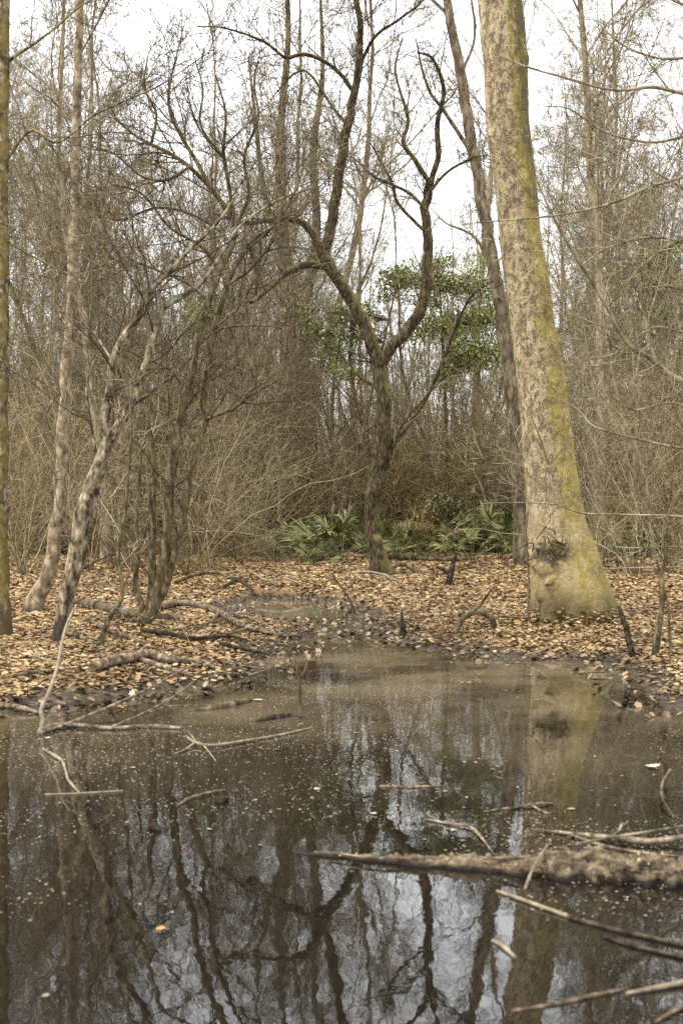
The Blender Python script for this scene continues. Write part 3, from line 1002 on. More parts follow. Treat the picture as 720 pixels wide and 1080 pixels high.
# ------------------------------------------------------------------ dead wood
def dead(name, label, cat, pl, mt, branches=(), seed=0, on='ground', thin=1.0, group=None, amp=.22, sides=10):
    """pl rows: (px, py, width, height of the axis above ground or water)"""
    g = np.random.default_rng(seed)
    def pos(px, py, w, h):
        d = 12.0
        for _ in range(40):
            x = (px - CX) / F * d
            z0 = (gz1(x, d) if on == 'ground' else 0) + h
            d = .5 * d + .5 * max(2.5, min(40, (CAMZ - z0) * F / max(py - HZ, 8)))
        x = (px - CX) / F * d
        return [x, d, CAMZ - (py - HZ) / F * d, max(w * thin * .5 * d / F, .0025)]
    def line(pp):
        s = spline([pos(*q_) for q_ in pp], 7)
        return s[:, :3], s[:, 3]
    p, r = line(pl)
    org = p[len(p) // 2].copy()
    org[2] = 0 if on != 'ground' else gz1(org[0], org[1])
    if branches:
        root = thing(name, org, label, cat, group)
        mb = MB()
        rough_tube(mb, p, r, sides, amp, 14, seed)
        mb.build('stem', mt, root)
        for j, bp in enumerate(branches):
            mb = MB()
            p2, r2 = line(bp)
            rough_tube(mb, p2, r2, 6, amp, 14, seed + j)
            mb.build('branch', mt, root)
        return root
    mb = MB()
    rough_tube(mb, p, r, sides, amp, 14, seed)
    return tag(mb.build(name, mt, origin=org), label, cat, group)


def stick_up(name, label, cat, pl, mt, seed=0, base=None, branches=()):
    """an upright stub traced at the depth of its own foot"""
    b_ = base_at(pl[0][0], pl[0][1]) if base is None else np.array(base)
    root = thing(name, b_, label, cat)
    for j, q_ in enumerate((pl, *branches)):
        p, r = trace(q_, b_[1], 0, 7, .3, seed + j)
        if j == 0:
            p = np.vstack([p[0] - [0, 0, .15], p])
            r = np.concatenate([r[:1], r])
        mb = MB()
        rough_tube(mb, p, r, 10, .15, 16, seed + j)
        mb.build('stem' if j == 0 else 'branch', mt, root)
    return root


W, PW, DW = M['wood'], M['pale_wood'], M['wet_wood']
dead('fallen_log', 'long dark fallen log lying behind the leaning tree and stem clump', 'log',
     [(76, 634, 7, .06), (100, 638, 10, .06), (130, 645, 10, .06), (160, 650, 9, .05), (190, 652, 6, .05)], M['brown_bark'], seed=1)
dead('fallen_branch', 'arched grey branch running from the stem clump down to the mud', 'branch',
     [(165, 641, 7, .05), (190, 636, 7, .1), (212, 638, 7, .14), (232, 646, 7, .1), (252, 658, 6, .06), (278, 666, 5, .04), (304, 672, 3, .03)], W,
     [[(238, 649, 3, .1), (262, 652, 3, .05), (300, 668, 2, .02)], [(232, 646, 3, .1), (214, 660, 2.6, .05), (180, 664, 2, .04)], [(262, 662, 3, .04), (240, 668, 2.5, .05), (222, 664, 1.6, .04)]], seed=2)
dead('fallen_log', 'stout pale broken log on the leaves near the left water edge', 'log',
     [(98, 704, 9, .05), (118, 697, 11, .06), (140, 693, 11, .07), (158, 690, 10, .08), (180, 696, 8, .06), (212, 698, 6, .04), (226, 704, 3, .03)], W,
     [[(150, 696, 7, .05), (176, 704, 6, .04), (204, 713, 4, .03)], [(120, 698, 4, .06), (114, 690, 4, .08), (108, 688, 3, .09)]], seed=3)
dead('fallen_branch', 'short dark stick lying in leaves right of the leaning tree', 'branch', [(72, 668, 4, .04), (86, 672, 5, .04), (104, 680, 3, .03)], M['brown_bark'], seed=4)
dead('fallen_branch', 'straight thin pale stick on the leaves before the slim tree', 'branch', [(76, 633, 2.4, .08), (100, 634, 2.6, .08), (128, 636, 2, .06)], PW, seed=41)
dead('fallen_branch', 'dark curved stick among leaves at far left bank', 'branch', [(14, 713, 4, .03), (28, 710, 5, .04), (40, 708, 3, .03)], M['brown_bark'], seed=5)
dead('drift_branch', 'dark wet branch at the water edge, far left', 'branch', [(-16, 740, 6, .02), (6, 744, 6, .03), (26, 747, 5, .03), (42, 752, 3, .01)], W, seed=6, on='water')

dead('fallen_branch', 'dark crooked root crossing the leaves before the stem clump', 'root', [(150, 664, 5, .05), (176, 668, 5, .07), (205, 673, 4, .05), (240, 671, 3, .05), (262, 676, 2, .02)], DW, seed=45)
dead('fallen_branch', 'thin dark branch half buried between leaning tree and pale log', 'branch', [(92, 652, 3, .06), (112, 664, 4, .06), (136, 672, 3.4, .05), (150, 680, 2, .03)], M['brown_bark'], seed=46)
dead('fallen_branch', 'dark branch on the mud just above the standing stick', 'branch', [(232, 678, 3, .04), (256, 684, 4, .05), (284, 690, 3, .03)], DW, seed=47)
dead('fallen_branch', 'grey bough on the leaves right behind the stem clump', 'branch', [(186, 614, 4, .06), (206, 606, 4, .1), (226, 604, 3, .1), (246, 610, 2, .05)], M['brown_bark'], seed=48)
dead('fallen_branch', 'dark root arching at the head of the small puddle', 'root', [(238, 618, 4, .06), (250, 612, 4, .12), (262, 618, 3.4, .1), (270, 628, 2.4, .03)], DW, seed=49)
dead('fallen_branch', 'pale thin branch curving behind the head of the puddle', 'branch', [(270, 606, 2, .1), (282, 612, 2.4, .1), (300, 610, 2, .12), (318, 616, 1.6, .05)], PW, seed=40)

# the white propped stick with two long rods fanning from its foot in the water
root = thing('propped_stick', (*wat(42, 772), 0), 'bleached bent stick standing in shallow water, leaning toward the leaning tree', 'branch')
x0, y0 = wat(42, 772)
for nm, pl in (('stem', [(42, 774, 5), (45, 760, 4.5), (44, 748, 4.5), (52, 730, 4.2), (60, 706, 4), (65, 680, 3.6), (72, 656, 3.2), (81, 638, 2.6)]),):
    p, r = trace(pl, y0, .9, 8, .4, 3)
    p = np.vstack([p[0] + [0, 0, -.1], p])
    r = np.concatenate([r[:1], r])
    mb = MB()
    rough_tube(mb, p, r, 9, .12, 16, 7)
    mb.build(nm, PW, root)
p, r = trace([(60, 706, 2), (66, 694, 1.6), (64, 680, 1)], y0 + .4)
mb = MB(); rough_tube(mb, p, r, 6, .1, 16, 8); mb.build('branch', PW, root)
dead('drift_branch', 'long straight rod rising from the propped stick toward the pale log', 'branch',
     [(40, 774, 5, .01), (70, 764, 4, .02), (110, 748, 3.6, .05), (150, 730, 3, .12), (190, 708, 2.4, .2), (215, 697, 1.6, .26)], W, seed=9, on='water')
dead('drift_branch', 'low branch floating from the foot of the propped stick, two twigs rising', 'branch',
     [(40, 772, 6, .01), (60, 765, 6, .02), (85, 765, 5, .02), (120, 768, 4.4, .012), (155, 766, 5, .012), (192, 768, 3, .008)], W,
     [[(118, 767, 2.6, .02), (160, 748, 2.2, .05), (190, 730, 1.8, .12), (205, 718, 1.2, .16)], [(155, 752, 1.8, .05), (180, 745, 1.6, .03), (222, 744, 1.2, .012)]], seed=10, on='water')
dead('drift_branch', 'short grey drift log with a pale flank, left pond', 'log', [(200, 750, 4, .0), (220, 748, 7, .005), (245, 743, 8, .01), (262, 739, 6, .01), (265, 738, 3, .01)], M['brown_bark'], seed=11, on='water', sides=12)
dead('drift_branch', 'small dark drift log with knobbly top below the standing stick', 'log', [(266, 762, 3, .0), (278, 760, 8, .0), (292, 757, 9, .005), (308, 755, 6, .0), (318, 757, 3, .0)], DW, seed=12, on='water', amp=.3, sides=12)
dead('drift_branch', 'tan forked branch floating with short prongs at its left end', 'branch',
     [(196, 776, 3, .03), (206, 783, 4.4, .02), (225, 786, 4.6, .015), (260, 781, 4, .012), (300, 774, 3, .01), (330, 767, 2, .008)], PW,
     [[(206, 783, 3, .02), (196, 790, 2.4, .01), (184, 795, 1.6, .005)], [(214, 785, 2.6, .02), (222, 795, 2.4, .01), (228, 803, 1.6, .004)], [(206, 781, 2.4, .02), (199, 772, 2, .05), (194, 770, 1.6, .07)]], thin=.72, seed=13, on='water')
dead('drift_branch', 'pale crooked stick awash below the propped stick, pointing down', 'branch',
     [(46, 790, 4, .005), (58, 797, 5, .01), (66, 803, 5, .01), (70, 815, 3, .005), (72, 822, 4, .01), (80, 832, 4, .006), (84, 836, 2, .002)], PW, thin=.72, seed=14, on='water')
dead('drift_branch', 'thin straight white stick floating flat, left pond', 'branch', [(47, 838, 2.4, .003), (80, 837, 3, .003), (130, 834, 2.4, .003)], PW, thin=.72, seed=15, on='water')
dead('drift_branch', 'grey stick lifting slightly from the water left of the sky reflection', 'branch', [(187, 850, 3, .004), (200, 842, 4.5, .01), (220, 836, 4, .012), (238, 833, 2, .004)], W, thin=.72, seed=16, on='water')
dead('drift_branch', 'small black stub poking from water beside the grey stick', 'stub', [(226, 846, 6, -.01), (232, 844, 8, .012), (240, 842, 5, .01)], DW, seed=17, on='water', amp=.35)
dead('drift_branch', 'small black knob of wood breaking the dark water at left', 'stub', [(155, 878, 6, -.02), (161, 872, 9, .012), (167, 873, 8, .01), (168, 880, 5, -.02)], DW, seed=18, on='water', amp=.35)
dead('drift_branch', 'thin pale line of a stick floating in mid pond', 'branch', [(400, 829, 2, .003), (430, 830, 3, .004), (465, 829, 2, .003)], W, seed=19, on='water')
dead('drift_branch', 'dark stick floating above the curved twig in mid pond', 'branch', [(510, 856, 2, .003), (540, 852, 3, .006), (566, 848, 4, .012), (582, 847, 2, .006)], W,
     [[(560, 849, 2.4, .01), (572, 856, 2.4, .004), (580, 858, 1.6, .002)]], seed=20, on='water')
dead('drift_branch', 'slender pale twig curving down toward the mossy log', 'branch', [(448, 864, 3, .004), (470, 868, 3.6, .006), (495, 872, 3.6, .01), (508, 884, 3.6, .01), (518, 898, 3, .004)], W, thin=.72, seed=22, on='water')

# standing stick in the shallows with hooked twigs
b_ = np.array([*wat(316, 748), 0])
stick_up('standing_stick', 'dark upright stick standing in shallow water with hooked pale twigs', 'branch',
         [(316, 750, 3.4), (316, 735, 3.8), (315, 715, 3.6), (312, 700, 3), (306, 684, 1.6)], M['brown_bark'], 23, b_,
         ([(315, 712, 2), (305, 706, 2), (292, 704, 2), (276, 708, 1.8), (262, 712, 1.4)], [(314, 704, 2), (306, 696, 2), (305, 688, 1.8), (307, 682, 1.2)], [(316, 715, 2), (322, 706, 2), (323, 695, 1.6), (320, 686, 1)]))
dead('drift_branch', 'dark branch lying along the mud edge left of the standing stick', 'branch', [(236, 712, 4, .02), (256, 712, 4.6, .03), (280, 708, 3, .02), (300, 705, 2, .02)], DW, seed=24)

# right bank stubs
stick_up('dead_stub', 'short black snag tilting left at water edge right of the mossy tree', 'stub', [(668, 694, 7), (664, 678, 7), (660, 662, 6.5), (655, 648, 5.5), (652, 639, 3)], DW, 25, None, ([(668, 690, 2), (676, 696, 1.6), (684, 705, 1)],))
stick_up('dead_stub', 'knobbly dark stub with a fork standing on leaves before the palmettos', 'stub', [(472, 618, 7), (475, 606, 7), (478, 594, 5.5), (482, 581, 2.5)], DW, 26, None, ([(474, 606, 4), (466, 600, 4), (460, 598, 2)],))
stick_up('dead_stub', 'tiny black stump on the mud between the two pools', 'stub', [(424, 670, 6), (425, 662, 6), (424, 654, 4), (423, 646, 2)], DW, 27)
root = thing('root_arch', base_at(478, 668), 'dark root arching out of the leaves with a thin shoot, right bank', 'root')
d_ = root.location[1]
for nm, pl in (('root', [(477, 672, 7), (480, 664, 7), (486, 654, 6.5), (494, 648, 6), (504, 645, 6), (512, 648, 6), (519, 656, 6.5), (522, 668, 7)]),
               ('shoot', [(492, 649, 4), (504, 640, 3.4), (513, 628, 2.6), (523, 614, 1.4)])):
    p, r = trace(pl, d_, .25 if nm == 'root' else 0, 7, .3, 3)
    mb = MB(); rough_tube(mb, p, r, 10, .14, 14, 5); mb.build(nm, M['brown_bark'], root)
stick_up('root_spur', 'thin dark root arching right from the foot of the forked tree', 'root', [(408, 600, 4), (420, 594, 5), (432, 597, 4.5), (441, 607, 4), (446, 618, 3)], M['brown_bark'], 28, base_at(408, 606))
stick_up('dead_stub', 'thin leaning dead shoot on the mud below the forked tree', 'stub', [(376, 652, 3), (370, 636, 2.6), (362, 622, 2.2), (354, 612, 2), (350, 604, 1.2)], M['brown_bark'], 29, None, ([(362, 622, 1.6), (374, 614, 1.4), (372, 604, 1)],))
dead('fallen_branch', 'dark fallen bough lying across the leaves behind the forked tree', 'branch', [(322, 588, 3, .05), (352, 586, 4, .06), (392, 587, 4, .06), (430, 588, 5, .08), (470, 590, 4, .06), (500, 589, 2, .05)], M['brown_bark'], seed=42)
dead('fallen_branch', 'pale thin branch curving over the leaves left of the forked tree', 'branch', [(374, 604, 2, .1), (388, 603, 2.4, .12), (404, 606, 2.4, .1), (418, 612, 1.6, .05)], PW, seed=43)
dead('fallen_branch', 'thin pale stick across the leaves right of the mossy tree', 'branch', [(640, 600, 2, .15), (670, 599, 2, .15), (722, 598, 2, .15)], PW, seed=44)
stick_up('thin_shoot', 'slim dark shoot bowed on the leaf bank beyond the mossy tree', 'shoot', [(652, 600, 3), (650, 588, 2.6), (656, 578, 2.4), (668, 574, 2), (680, 568, 1.2)], M['brown_bark'], 30)

# the big half-sunk log in the foreground, with its own sticks around it
def on_water(px, py, h=0):
    d = (CAMZ - h) * F / (py - HZ)
    return np.array([(px - CX) / F * d, d, h])


logp = [(312, 901, 4, -.002), (322, 902, 6, -.004), (350, 904, 8, -.004), (400, 909, 12, -.004), (450, 912, 18, .0), (500, 916, 25, -.004), (550, 921, 36, -.008), (600, 925, 46, -.012), (650, 928, 52, -.015), (700, 932, 55, -.016), (760, 936, 56, -.016), (840, 942, 56, -.016)]
rows = []
for (px, py, w, h) in logp:
    p = on_water(px, py, h)
    rows.append([*p, w * .5 * p[1] / F])
s = spline(rows, 30)
p, r = s[:, :3], s[:, 3]
root = thing('mossy_log', (p[120][0], p[120][1], 0), 'long half sunk log crusted with soil and moss, nearest the viewer', 'log')
mb = MB()
rough_tube(mb, p, r * (1 + .16 * vnoise(p * 7, 4)), 48, .7, 21, 50)
mb.build('trunk', M['log'], root)
g = np.random.default_rng(51)
mb = MB()
n = 90
i = g.integers(40, len(p) - 1, n)
a_ = g.uniform(.5, 2.6, n)
pos = p[i] + r[i][:, None] * np.stack([-.1 * np.cos(a_), np.cos(a_) * 1.0, np.sin(a_) * 1.12], -1)
leaves(mb, pos, g.uniform(.008, .03, n), .6, g, .6)
mb.build('crumbs', M['leaf'], root)
dead('drift_branch', 'thin wavy stick lying along the top of the mossy log', 'branch', [(350, 899, 3, .02), (400, 905, 3, .025), (470, 904, 3.4, .03), (530, 905, 4.4, .05), (565, 902, 5, .07), (590, 894, 4, .08), (640, 884, 3.6, .09), (690, 876, 3.6, .11), (740, 868, 3, .12)], W, thin=.72, seed=52, on='water')
dead('drift_branch', 'stout bleached stick with broken point lying behind the mossy log', 'branch',
     [(572, 876, 2, .006), (590, 878, 5, .008), (620, 881, 7, .012), (660, 885, 9, .02), (690, 887, 9, .02), (730, 881, 7, .03), (770, 874, 6, .03)], W,
     [[(640, 884, 4, .02), (652, 876, 4, .04), (655, 868, 3, .06)], [(652, 874, 2.4, .045), (662, 866, 2, .06)], [(600, 880, 4, .01), (640, 893, 5, .01), (690, 901, 4, .02), (740, 904, 3, .02)]], thin=.72, seed=53, on='water')
dead('drift_branch', 'short pale twig leaning up against the mossy log', 'branch', [(553, 938, 4, .02), (560, 920, 4, .06), (568, 904, 3.6, .09), (577, 891, 2, .1)], PW, thin=.72, seed=54, on='water')
dead('drift_branch', 'pale stick slanting out of water just below the mossy log', 'branch', [(524, 940, 5, .004), (545, 947, 6, .006), (570, 956, 6, .008), (598, 966, 6, .006)], PW, thin=.72, seed=55, on='water')
dead('drift_branch', 'short pale stub of stick under the slanting stick', 'branch', [(519, 992, 4, .003), (530, 998, 6, .006), (543, 1010, 5, .003)], PW, thin=.72, seed=56, on='water')
dead('drift_branch', 'dark bluish wet stick floating below the mossy log at right', 'branch', [(600, 968, 6, .004), (640, 978, 7, .006), (690, 990, 7, .006), (760, 1006, 6, .004)], DW, thin=.72, seed=57, on='water')
dead('drift_branch', 'dark wet rod in the water right of the pale stub', 'branch', [(636, 988, 4, .004), (670, 998, 6, .006), (730, 1012, 6, .006)], DW, thin=.72, seed=58, on='water')
dead('drift_branch', 'orange tinted rod floating low at the bottom of the pond view', 'branch', [(540, 1066, 4, .0), (580, 1060, 6, .002), (625, 1050, 6, .004), (660, 1043, 4, .002)], M['wood'], thin=.72, seed=59, on='water')
dead('drift_branch', 'bleached stick at the bottom right corner of the water', 'branch', [(660, 1048, 6, .004), (700, 1040, 8, .008), (750, 1030, 8, .01)], PW, thin=.72, seed=60, on='water')
dead('drift_branch', 'thin brown stick lying in corner beneath the bleached stick', 'branch', [(690, 1078, 4, .003), (715, 1064, 6, .006), (750, 1052, 6, .008)], W, thin=.72, seed=61, on='water')
dead('drift_branch', 'thin dark stick hanging into water at the right above the log', 'branch', [(706, 812, 3, .08), (698, 826, 3, .05), (698, 842, 3, .03), (710, 862, 2.4, .004)], M['brown_bark'], seed=62, on='water')

# ------------------------------------------------------------------ palmettos
def palmetto(px, py, hpx, label, seed, nf=None):
    g = np.random.default_rng(seed)
    b_ = base_at(px, py)
    sc = hpx * b_[1] / F
    mb = MB()
    for k_ in range(nf or 11):
        az = g.uniform(0, 2 * math.pi)
        el = g.uniform(.5, 1.35)
        L_ = sc * g.uniform(.45, .75)
        dirn = np.array([math.cos(az) * math.cos(el), math.sin(az) * math.cos(el), math.sin(el)])
        PP, RR = grow(b_[None], dirn[None], np.array([L_]), np.array([.008]), 5, .03, -.05, .7, g)
        mb.tubes(PP, RR, 4)
        tip = PP[0, -1]
        fw = nrm(PP[0, -1] - PP[0, -2])
        side = nrm(np.cross(fw, [0, 0, 1.0]) + g.normal(0, .25, 3))
        upv = np.cross(side, fw)
        nb = 18
        for j in range(nb):
            t = -1.75 + 3.5 * j / (nb - 1)
            dv = nrm(np.cos(t) * fw + np.sin(t) * side + upv * g.normal(.05, .06))
            bl = sc * g.uniform(.34, .5) * (.75 + .25 * math.cos(t))
            wv = nrm(np.cross(dv, upv)) * bl * .055
            drop = np.array([0, 0, -1]) * bl * g.uniform(.05, .35)
            q0, q1, q2 = tip, tip + dv * bl * .5, tip + dv * bl + drop
            e = upv * bl * .03
            mb.add([q0, q1 + wv, q2, q1 + e], [[0, 1, 2, 3]], False)
            mb.add([q0, q1 + e, q2, q1 - wv], [[0, 1, 2, 3]], False)
    return tag(mb.build('palmetto', M['palmetto'], origin=b_), label, 'palmetto', 'palmettos at the foot of the thicket')


for k_, (px, py, h, lab) in enumerate((
        (360, 583, 66, 'tallest dark green palmetto, left behind the forked tree trunk'),
        (306, 582, 44, 'pale drooping palmetto left of the tallest palmetto'),
        (264, 580, 44, 'dark green palmetto furthest left, half hidden in the brush'),
        (332, 588, 30, 'low flattened palmetto with pale straps below the tallest one'),
        (418, 582, 46, 'green palmetto just right of the forked tree trunk'),
        (446, 579, 38, 'small palmetto between the forked tree and the dark forked stub'),
        (497, 582, 46, 'palmetto with long pale straps left of the slender grey leaning tree'),
        (526, 581, 54, 'full green palmetto touching the left of the mossy tree'),
        (476, 577, 36, 'dim small palmetto behind the palmetto with pale straps'),
        (690, 580, 44, 'green palmetto behind the knotted dead stem on the right'),
        (640, 577, 36, 'small dark palmetto right behind the mossy tree'),
        (388, 578, 40, 'dark palmetto peeping out left of the forked tree foot'),
        (285, 578, 40, 'upright palmetto between the furthest left one and the drooping one'),
        (546, 582, 44, 'palmetto tucked between the slender grey tree foot and the mossy tree'),
        (668, 579, 40, 'olive palmetto left of the one behind the knotted dead stem'),
        (180, 580, 26, 'little dark palmetto seen through the stem clump'))):
    palmetto(px, py + 9, h * 1.08, lab, 70 + k_)

# ------------------------------------------------------------------ evergreens
def evergreen(label, base_px, lobes, nleaf, mt, seed, size=.13, d=None, cat='evergreen'):
    g = np.random.default_rng(seed)
    x = (base_px[0] - CX) / F * d
    b_ = np.array([x, d, gz1(x, d)])
    root = thing('evergreen', b_, label, cat)
    tops = [P(cx, cy, d) for (cx, cy, rx, ry) in lobes]
    top = max(tops, key=lambda q_: q_[2])
    pts = spline([[*b_], [*(b_ * .6 + top * .4 + [.1, 0, 0])], [*top]], 8)
    mb = MB()
    rough_tube(mb, pts, np.linspace(.07, .02, len(pts)), 8, .1, 9, seed)
    mb.build('trunk', M['brown_bark'], root)
    lf, tw_ = MB(), MB()
    for (cx, cy, rx, ry), c_ in zip(lobes, tops):
        R_ = np.array([rx, (rx + ry) * .5, ry]) * d / F
        nb = max(5, int(nleaf * rx * ry / sum(l_[2] * l_[3] for l_ in lobes) / 26))
        i = int(np.argmin(np.abs(pts[:, 2] - (c_[2] - R_[2] * .6))))
        ends = c_ + nrm(g.normal(0, 1, (nb, 3))) * g.uniform(.25, 1.08, (nb, 1)) * R_
        S = np.repeat(pts[i][None], nb, 0)
        midp = (S + ends) / 2 + g.normal(0, .12, (nb, 3))
        PP = np.stack([S, midp, ends], 1)
        tw_.tubes(PP, np.array([.012, .007, .003])[None] * np.ones((nb, 1)), 3)
        pos = (ends[:, None] + g.normal(0, .17, (nb, 26, 3)) * [1, 1, .6]).reshape(-1, 3)
        leaves(lf, pos, g.uniform(.6, 1.3, len(pos)) * size, .7, g, .3, shape=[(0, 0), (.2, .25), (.25, .55), (.12, .85), (0, 1)])
    tw_.build('branches', M['twig_dark'], root)
    lf.build('crown', mt, root)
    return root


evergreen('loose broadleaf evergreen behind the right limb of the forked tree', (470, 575),
          [(420, 294, 26, 16), (408, 312, 12, 8), (444, 312, 16, 14), (470, 298, 30, 22), (506, 296, 20, 20), (514, 335, 18, 26), (472, 342, 32, 24), (446, 352, 16, 12), (494, 376, 26, 20),
           (468, 396, 18, 12), (522, 372, 10, 18), (462, 276, 18, 9)], 13500, M['evergreen'], 81, .075, 32)
evergreen('bright yellow green leafy sapling left of the forked tree limb', (345, 575),
          [(338, 350, 16, 12), (355, 330, 16, 10), (372, 355, 14, 14), (420, 292, 22, 14), (350, 372, 18, 10), (325, 330, 16, 10), (380, 335, 12, 12), (362, 395, 18, 10)], 2600, M['evergreen_pale'], 82, .1, 30, 'sapling')
evergreen('yellow green leafy sapling at the far right behind the thin branches', (690, 575),
          [(684, 275, 22, 12), (700, 295, 16, 14), (665, 285, 14, 8), (690, 330, 14, 16), (704, 262, 14, 10), (650, 300, 14, 10)], 2000, M['evergreen_pale'], 83, .1, 33, 'sapling')
evergreen('dim olive bush showing through the twigs above the stem clump', (215, 575), [(212, 330, 14, 10), (222, 318, 10, 8), (205, 345, 12, 10)], 500, M['evergreen'], 84, .1, 33, 'bush')
evergreen('low dark green bush in the thicket at left behind the slim tree', (110, 577), [(100, 545, 26, 18), (130, 552, 18, 14), (80, 556, 16, 12)], 1500, M['palmetto'], 85, .08, 29, 'bush')
evergreen('low dark green bush left of the mossy trunk behind palmettos', (470, 577), [(462, 535, 16, 22), (490, 548, 22, 14), (520, 545, 18, 18)], 1200, M['palmetto'], 86, .08, 30.5, 'bush')

# ------------------------------------------------------------------ background trees: a few sources, copied
def proc_tree(seed, H, r0, first, nl, ll, levels, wob=.05, lean=(0, 0), lang=(.5, 1.0), up=.08, bark_m=None, twig_m=None, rmin=.004, sides=8):
    g = np.random.default_rng(seed)
    root = thing('bare_tree', (0, 0, 0), 'x', 'tree')
    PP, RR = grow(np.array([[0, 0, -.3]]), np.array([[lean[0], lean[1], 1.0]]), np.array([H]), np.array([r0]), 16, wob, .06, .12, g)
    RR = RR * (1 + .5 * np.exp(-np.arange(17) / 1.0))[None]
    mb = MB()
    rough_tube(mb, PP[0], RR[0], sides, .08, 4, seed)
    S, D_, Lc, Rc = spawn(PP, RR, np.array([1.0]), nl, first, 1, lang, 1, .42, rmin, g)
    Lc = ll * g.uniform(.5, 1.2, nl) * (1.25 - .6 * (S[:, 2] / H))
    P1, R1 = grow(S, D_, Lc, np.maximum(Rc, .012), 7, .14, up, .25, g)
    mb.tubes(P1, R1, 5)
    mb.build('trunk', bark_m, root)
    cr = MB()
    crown(cr, P1, R1, Lc, levels, rmin, g)
    cr.build('crown', twig_m, root)
    return root


LV = [(9, .15, 1, (.4, 1.0), .5, .5, 4, .2, .05), (7, .15, 1, (.4, 1.0), .5, .6, 3, .22, .04), (4, .2, 1, (.4, 1.0), .55, .7, 2, .2, .03)]
LVs = [(9, .12, 1, (.4, 1.1), .55, .5, 5, .26, .04), (7, .15, 1, (.4, 1.1), .5, .6, 3, .2, .03), (3, .2, 1, (.4, 1.1), .55, .7, 2, .2, .03)]
far_src = [proc_tree(200 + k_, H, r0, f, nl, ll, LV, .075, bark_m=M[bm], twig_m=M[tm], rmin=.007)
           for k_, (H, r0, f, nl, ll, bm, tm) in enumerate(((23, .15, .35, 24, 5.5, 'grey_bark', 'twig_grey'), (21, .12, .3, 26, 4.2, 'grey_bark', 'twig_tan'),
                                                           (25, .18, .4, 22, 6.5, 'grey_bark', 'twig_grey'), (19, .1, .2, 30, 3.4, 'grey_bark', 'twig_grey'), (22, .13, .25, 26, 5, 'grey_bark', 'twig_tan')))]
mid_src = [proc_tree(300 + k_, H, r0, f, nl, ll, LV if k_ % 2 else LVs, .11, bark_m=M[bm], twig_m=M[tm], rmin=.003, lang=(.35, .9))
           for k_, (H, r0, f, nl, ll, bm, tm) in enumerate(((9, .05, .12, 30, 2.6, 'grey_bark', 'twig_tan'), (11, .06, .15, 30, 2.8, 'grey_bark', 'twig_tan'),
                                                           (7, .04, .1, 30, 2.2, 'stem_bark', 'twig_tan'), (13, .08, .2, 30, 3, 'grey_bark', 'twig_tan'), (10, .05, .12, 32, 2.8, 'grey_bark', 'twig_grey')))]
used = set()
LM = [(-400, 36, 'left of the slim pale tree'), (36, 152, 'between slim pale tree and stem clump'), (152, 300, 'between stem clump and forked tree'),
      (300, 400, 'close left of the forked tree'), (400, 556, 'between forked tree and mossy tree'), (556, 640, 'behind the mossy tree'), (640, 1200, 'right of the mossy tree')]
bg = []
g = np.random.default_rng(91)


def plant(src, px, d, rz, s, sz, look, group):
    x = (px - CX) / F * d
    first = src.name not in used
    used.add(src.name)
    loc = (x, d, gz1(x, d) - .05)
    if first:
        o = src
        o.location, o.rotation_euler, o.scale = loc, (0, 0, rz), (s, s, s * sz)
    else:
        o = copy_tree(src, loc, rz, (s, s, s * sz))
    o['group'] = group
    bg.append((o, look, px, d))


FARL = ['tall grey bare tree far back', 'tall tan-twigged bare tree far back', 'tall broad bare tree far back', 'tall narrow bare tree far back', 'tall dense bare tree far back']
MIDL = ['small tan bare tree in thicket', 'pale young bare tree in thicket', 'low tan bare tree in thicket', 'taller tan bare tree in thicket', 'grey young bare tree in thicket']
# the ones the photograph singles out
for (src, px, d, rz, s, sz) in ((0, 628, 30, .5, .95, 1.0), (2, 250, 42, 1.2, .9, 1), (1, 112, 27, 2.2, .85, 1.05), (4, 22, 34, 3, .8, 1)):
    plant(far_src[src], px, d, rz, s, sz, FARL[src], 'tall bare trees far behind the thicket')
for j in range(11):
    src = (1, 3, 4, 1)[j % 4]
    plant(mid_src[src], 48 + 250 * (j + g.uniform(.1, .9)) / 11, g.uniform(30, 38), g.uniform(0, 6.28), g.uniform(.95, 1.2), g.uniform(1, 1.25), MIDL[src], 'young bare trees in the thicket')
for j in range(6):
    src = (1, 4, 3)[j % 3]
    plant(mid_src[src], 600 + 140 * (j + g.uniform(.1, .9)) / 6, g.uniform(30, 36), g.uniform(0, 6.28), g.uniform(.9, 1.15), g.uniform(1, 1.3), MIDL[src], 'young bare trees in the thicket')
for j in (0, 2, 3, 5, 7, 9, 10, 12, 14):
    src = (0, 1, 3, 4)[j % 4]
    px = (-10 + 330 * (j + g.uniform(.1, .9)) / 10) if j < 10 else (560 + 170 * (j - 10 + g.uniform(.1, .9)) / 6)
    plant(far_src[src], px, g.uniform(42, 62), g.uniform(0, 6.28), g.uniform(.85, 1.05), g.uniform(.85, 1.0), FARL[src], 'tall bare trees far behind the thicket')
k_ = 0
for d0, d1, n in ((40, 50, 11), (50, 64, 16), (64, 84, 24)):
    for j in range(n):
        px = -30 + 780 * (j + g.uniform(.1, .9)) / n
        if 330 < px < 510 and g.uniform() < .55:
            continue
        src = int(g.integers(0, 5))
        plant(far_src[src], px, g.uniform(d0, d1), g.uniform(0, 6.28), g.uniform(.75, 1.1), g.uniform(.9, 1.1), FARL[src], 'tall bare trees far behind the thicket')
for d0, d1, n in ((30, 34, 13), (34, 42, 22)):
    for j in range(n):
        px = -20 + 760 * (j + g.uniform(.1, .9)) / n
        if d0 < 28 and (330 < px < 540 or (d0 < 24 and px > 300)):
            continue
        src = int(g.integers(0, 5))
        plant(mid_src[src], px, g.uniform(d0, d1), g.uniform(0, 6.28), g.uniform(.75, 1.15), g.uniform(.9, 1.2), MIDL[src], 'young bare trees in the thicket')
buckets = {}
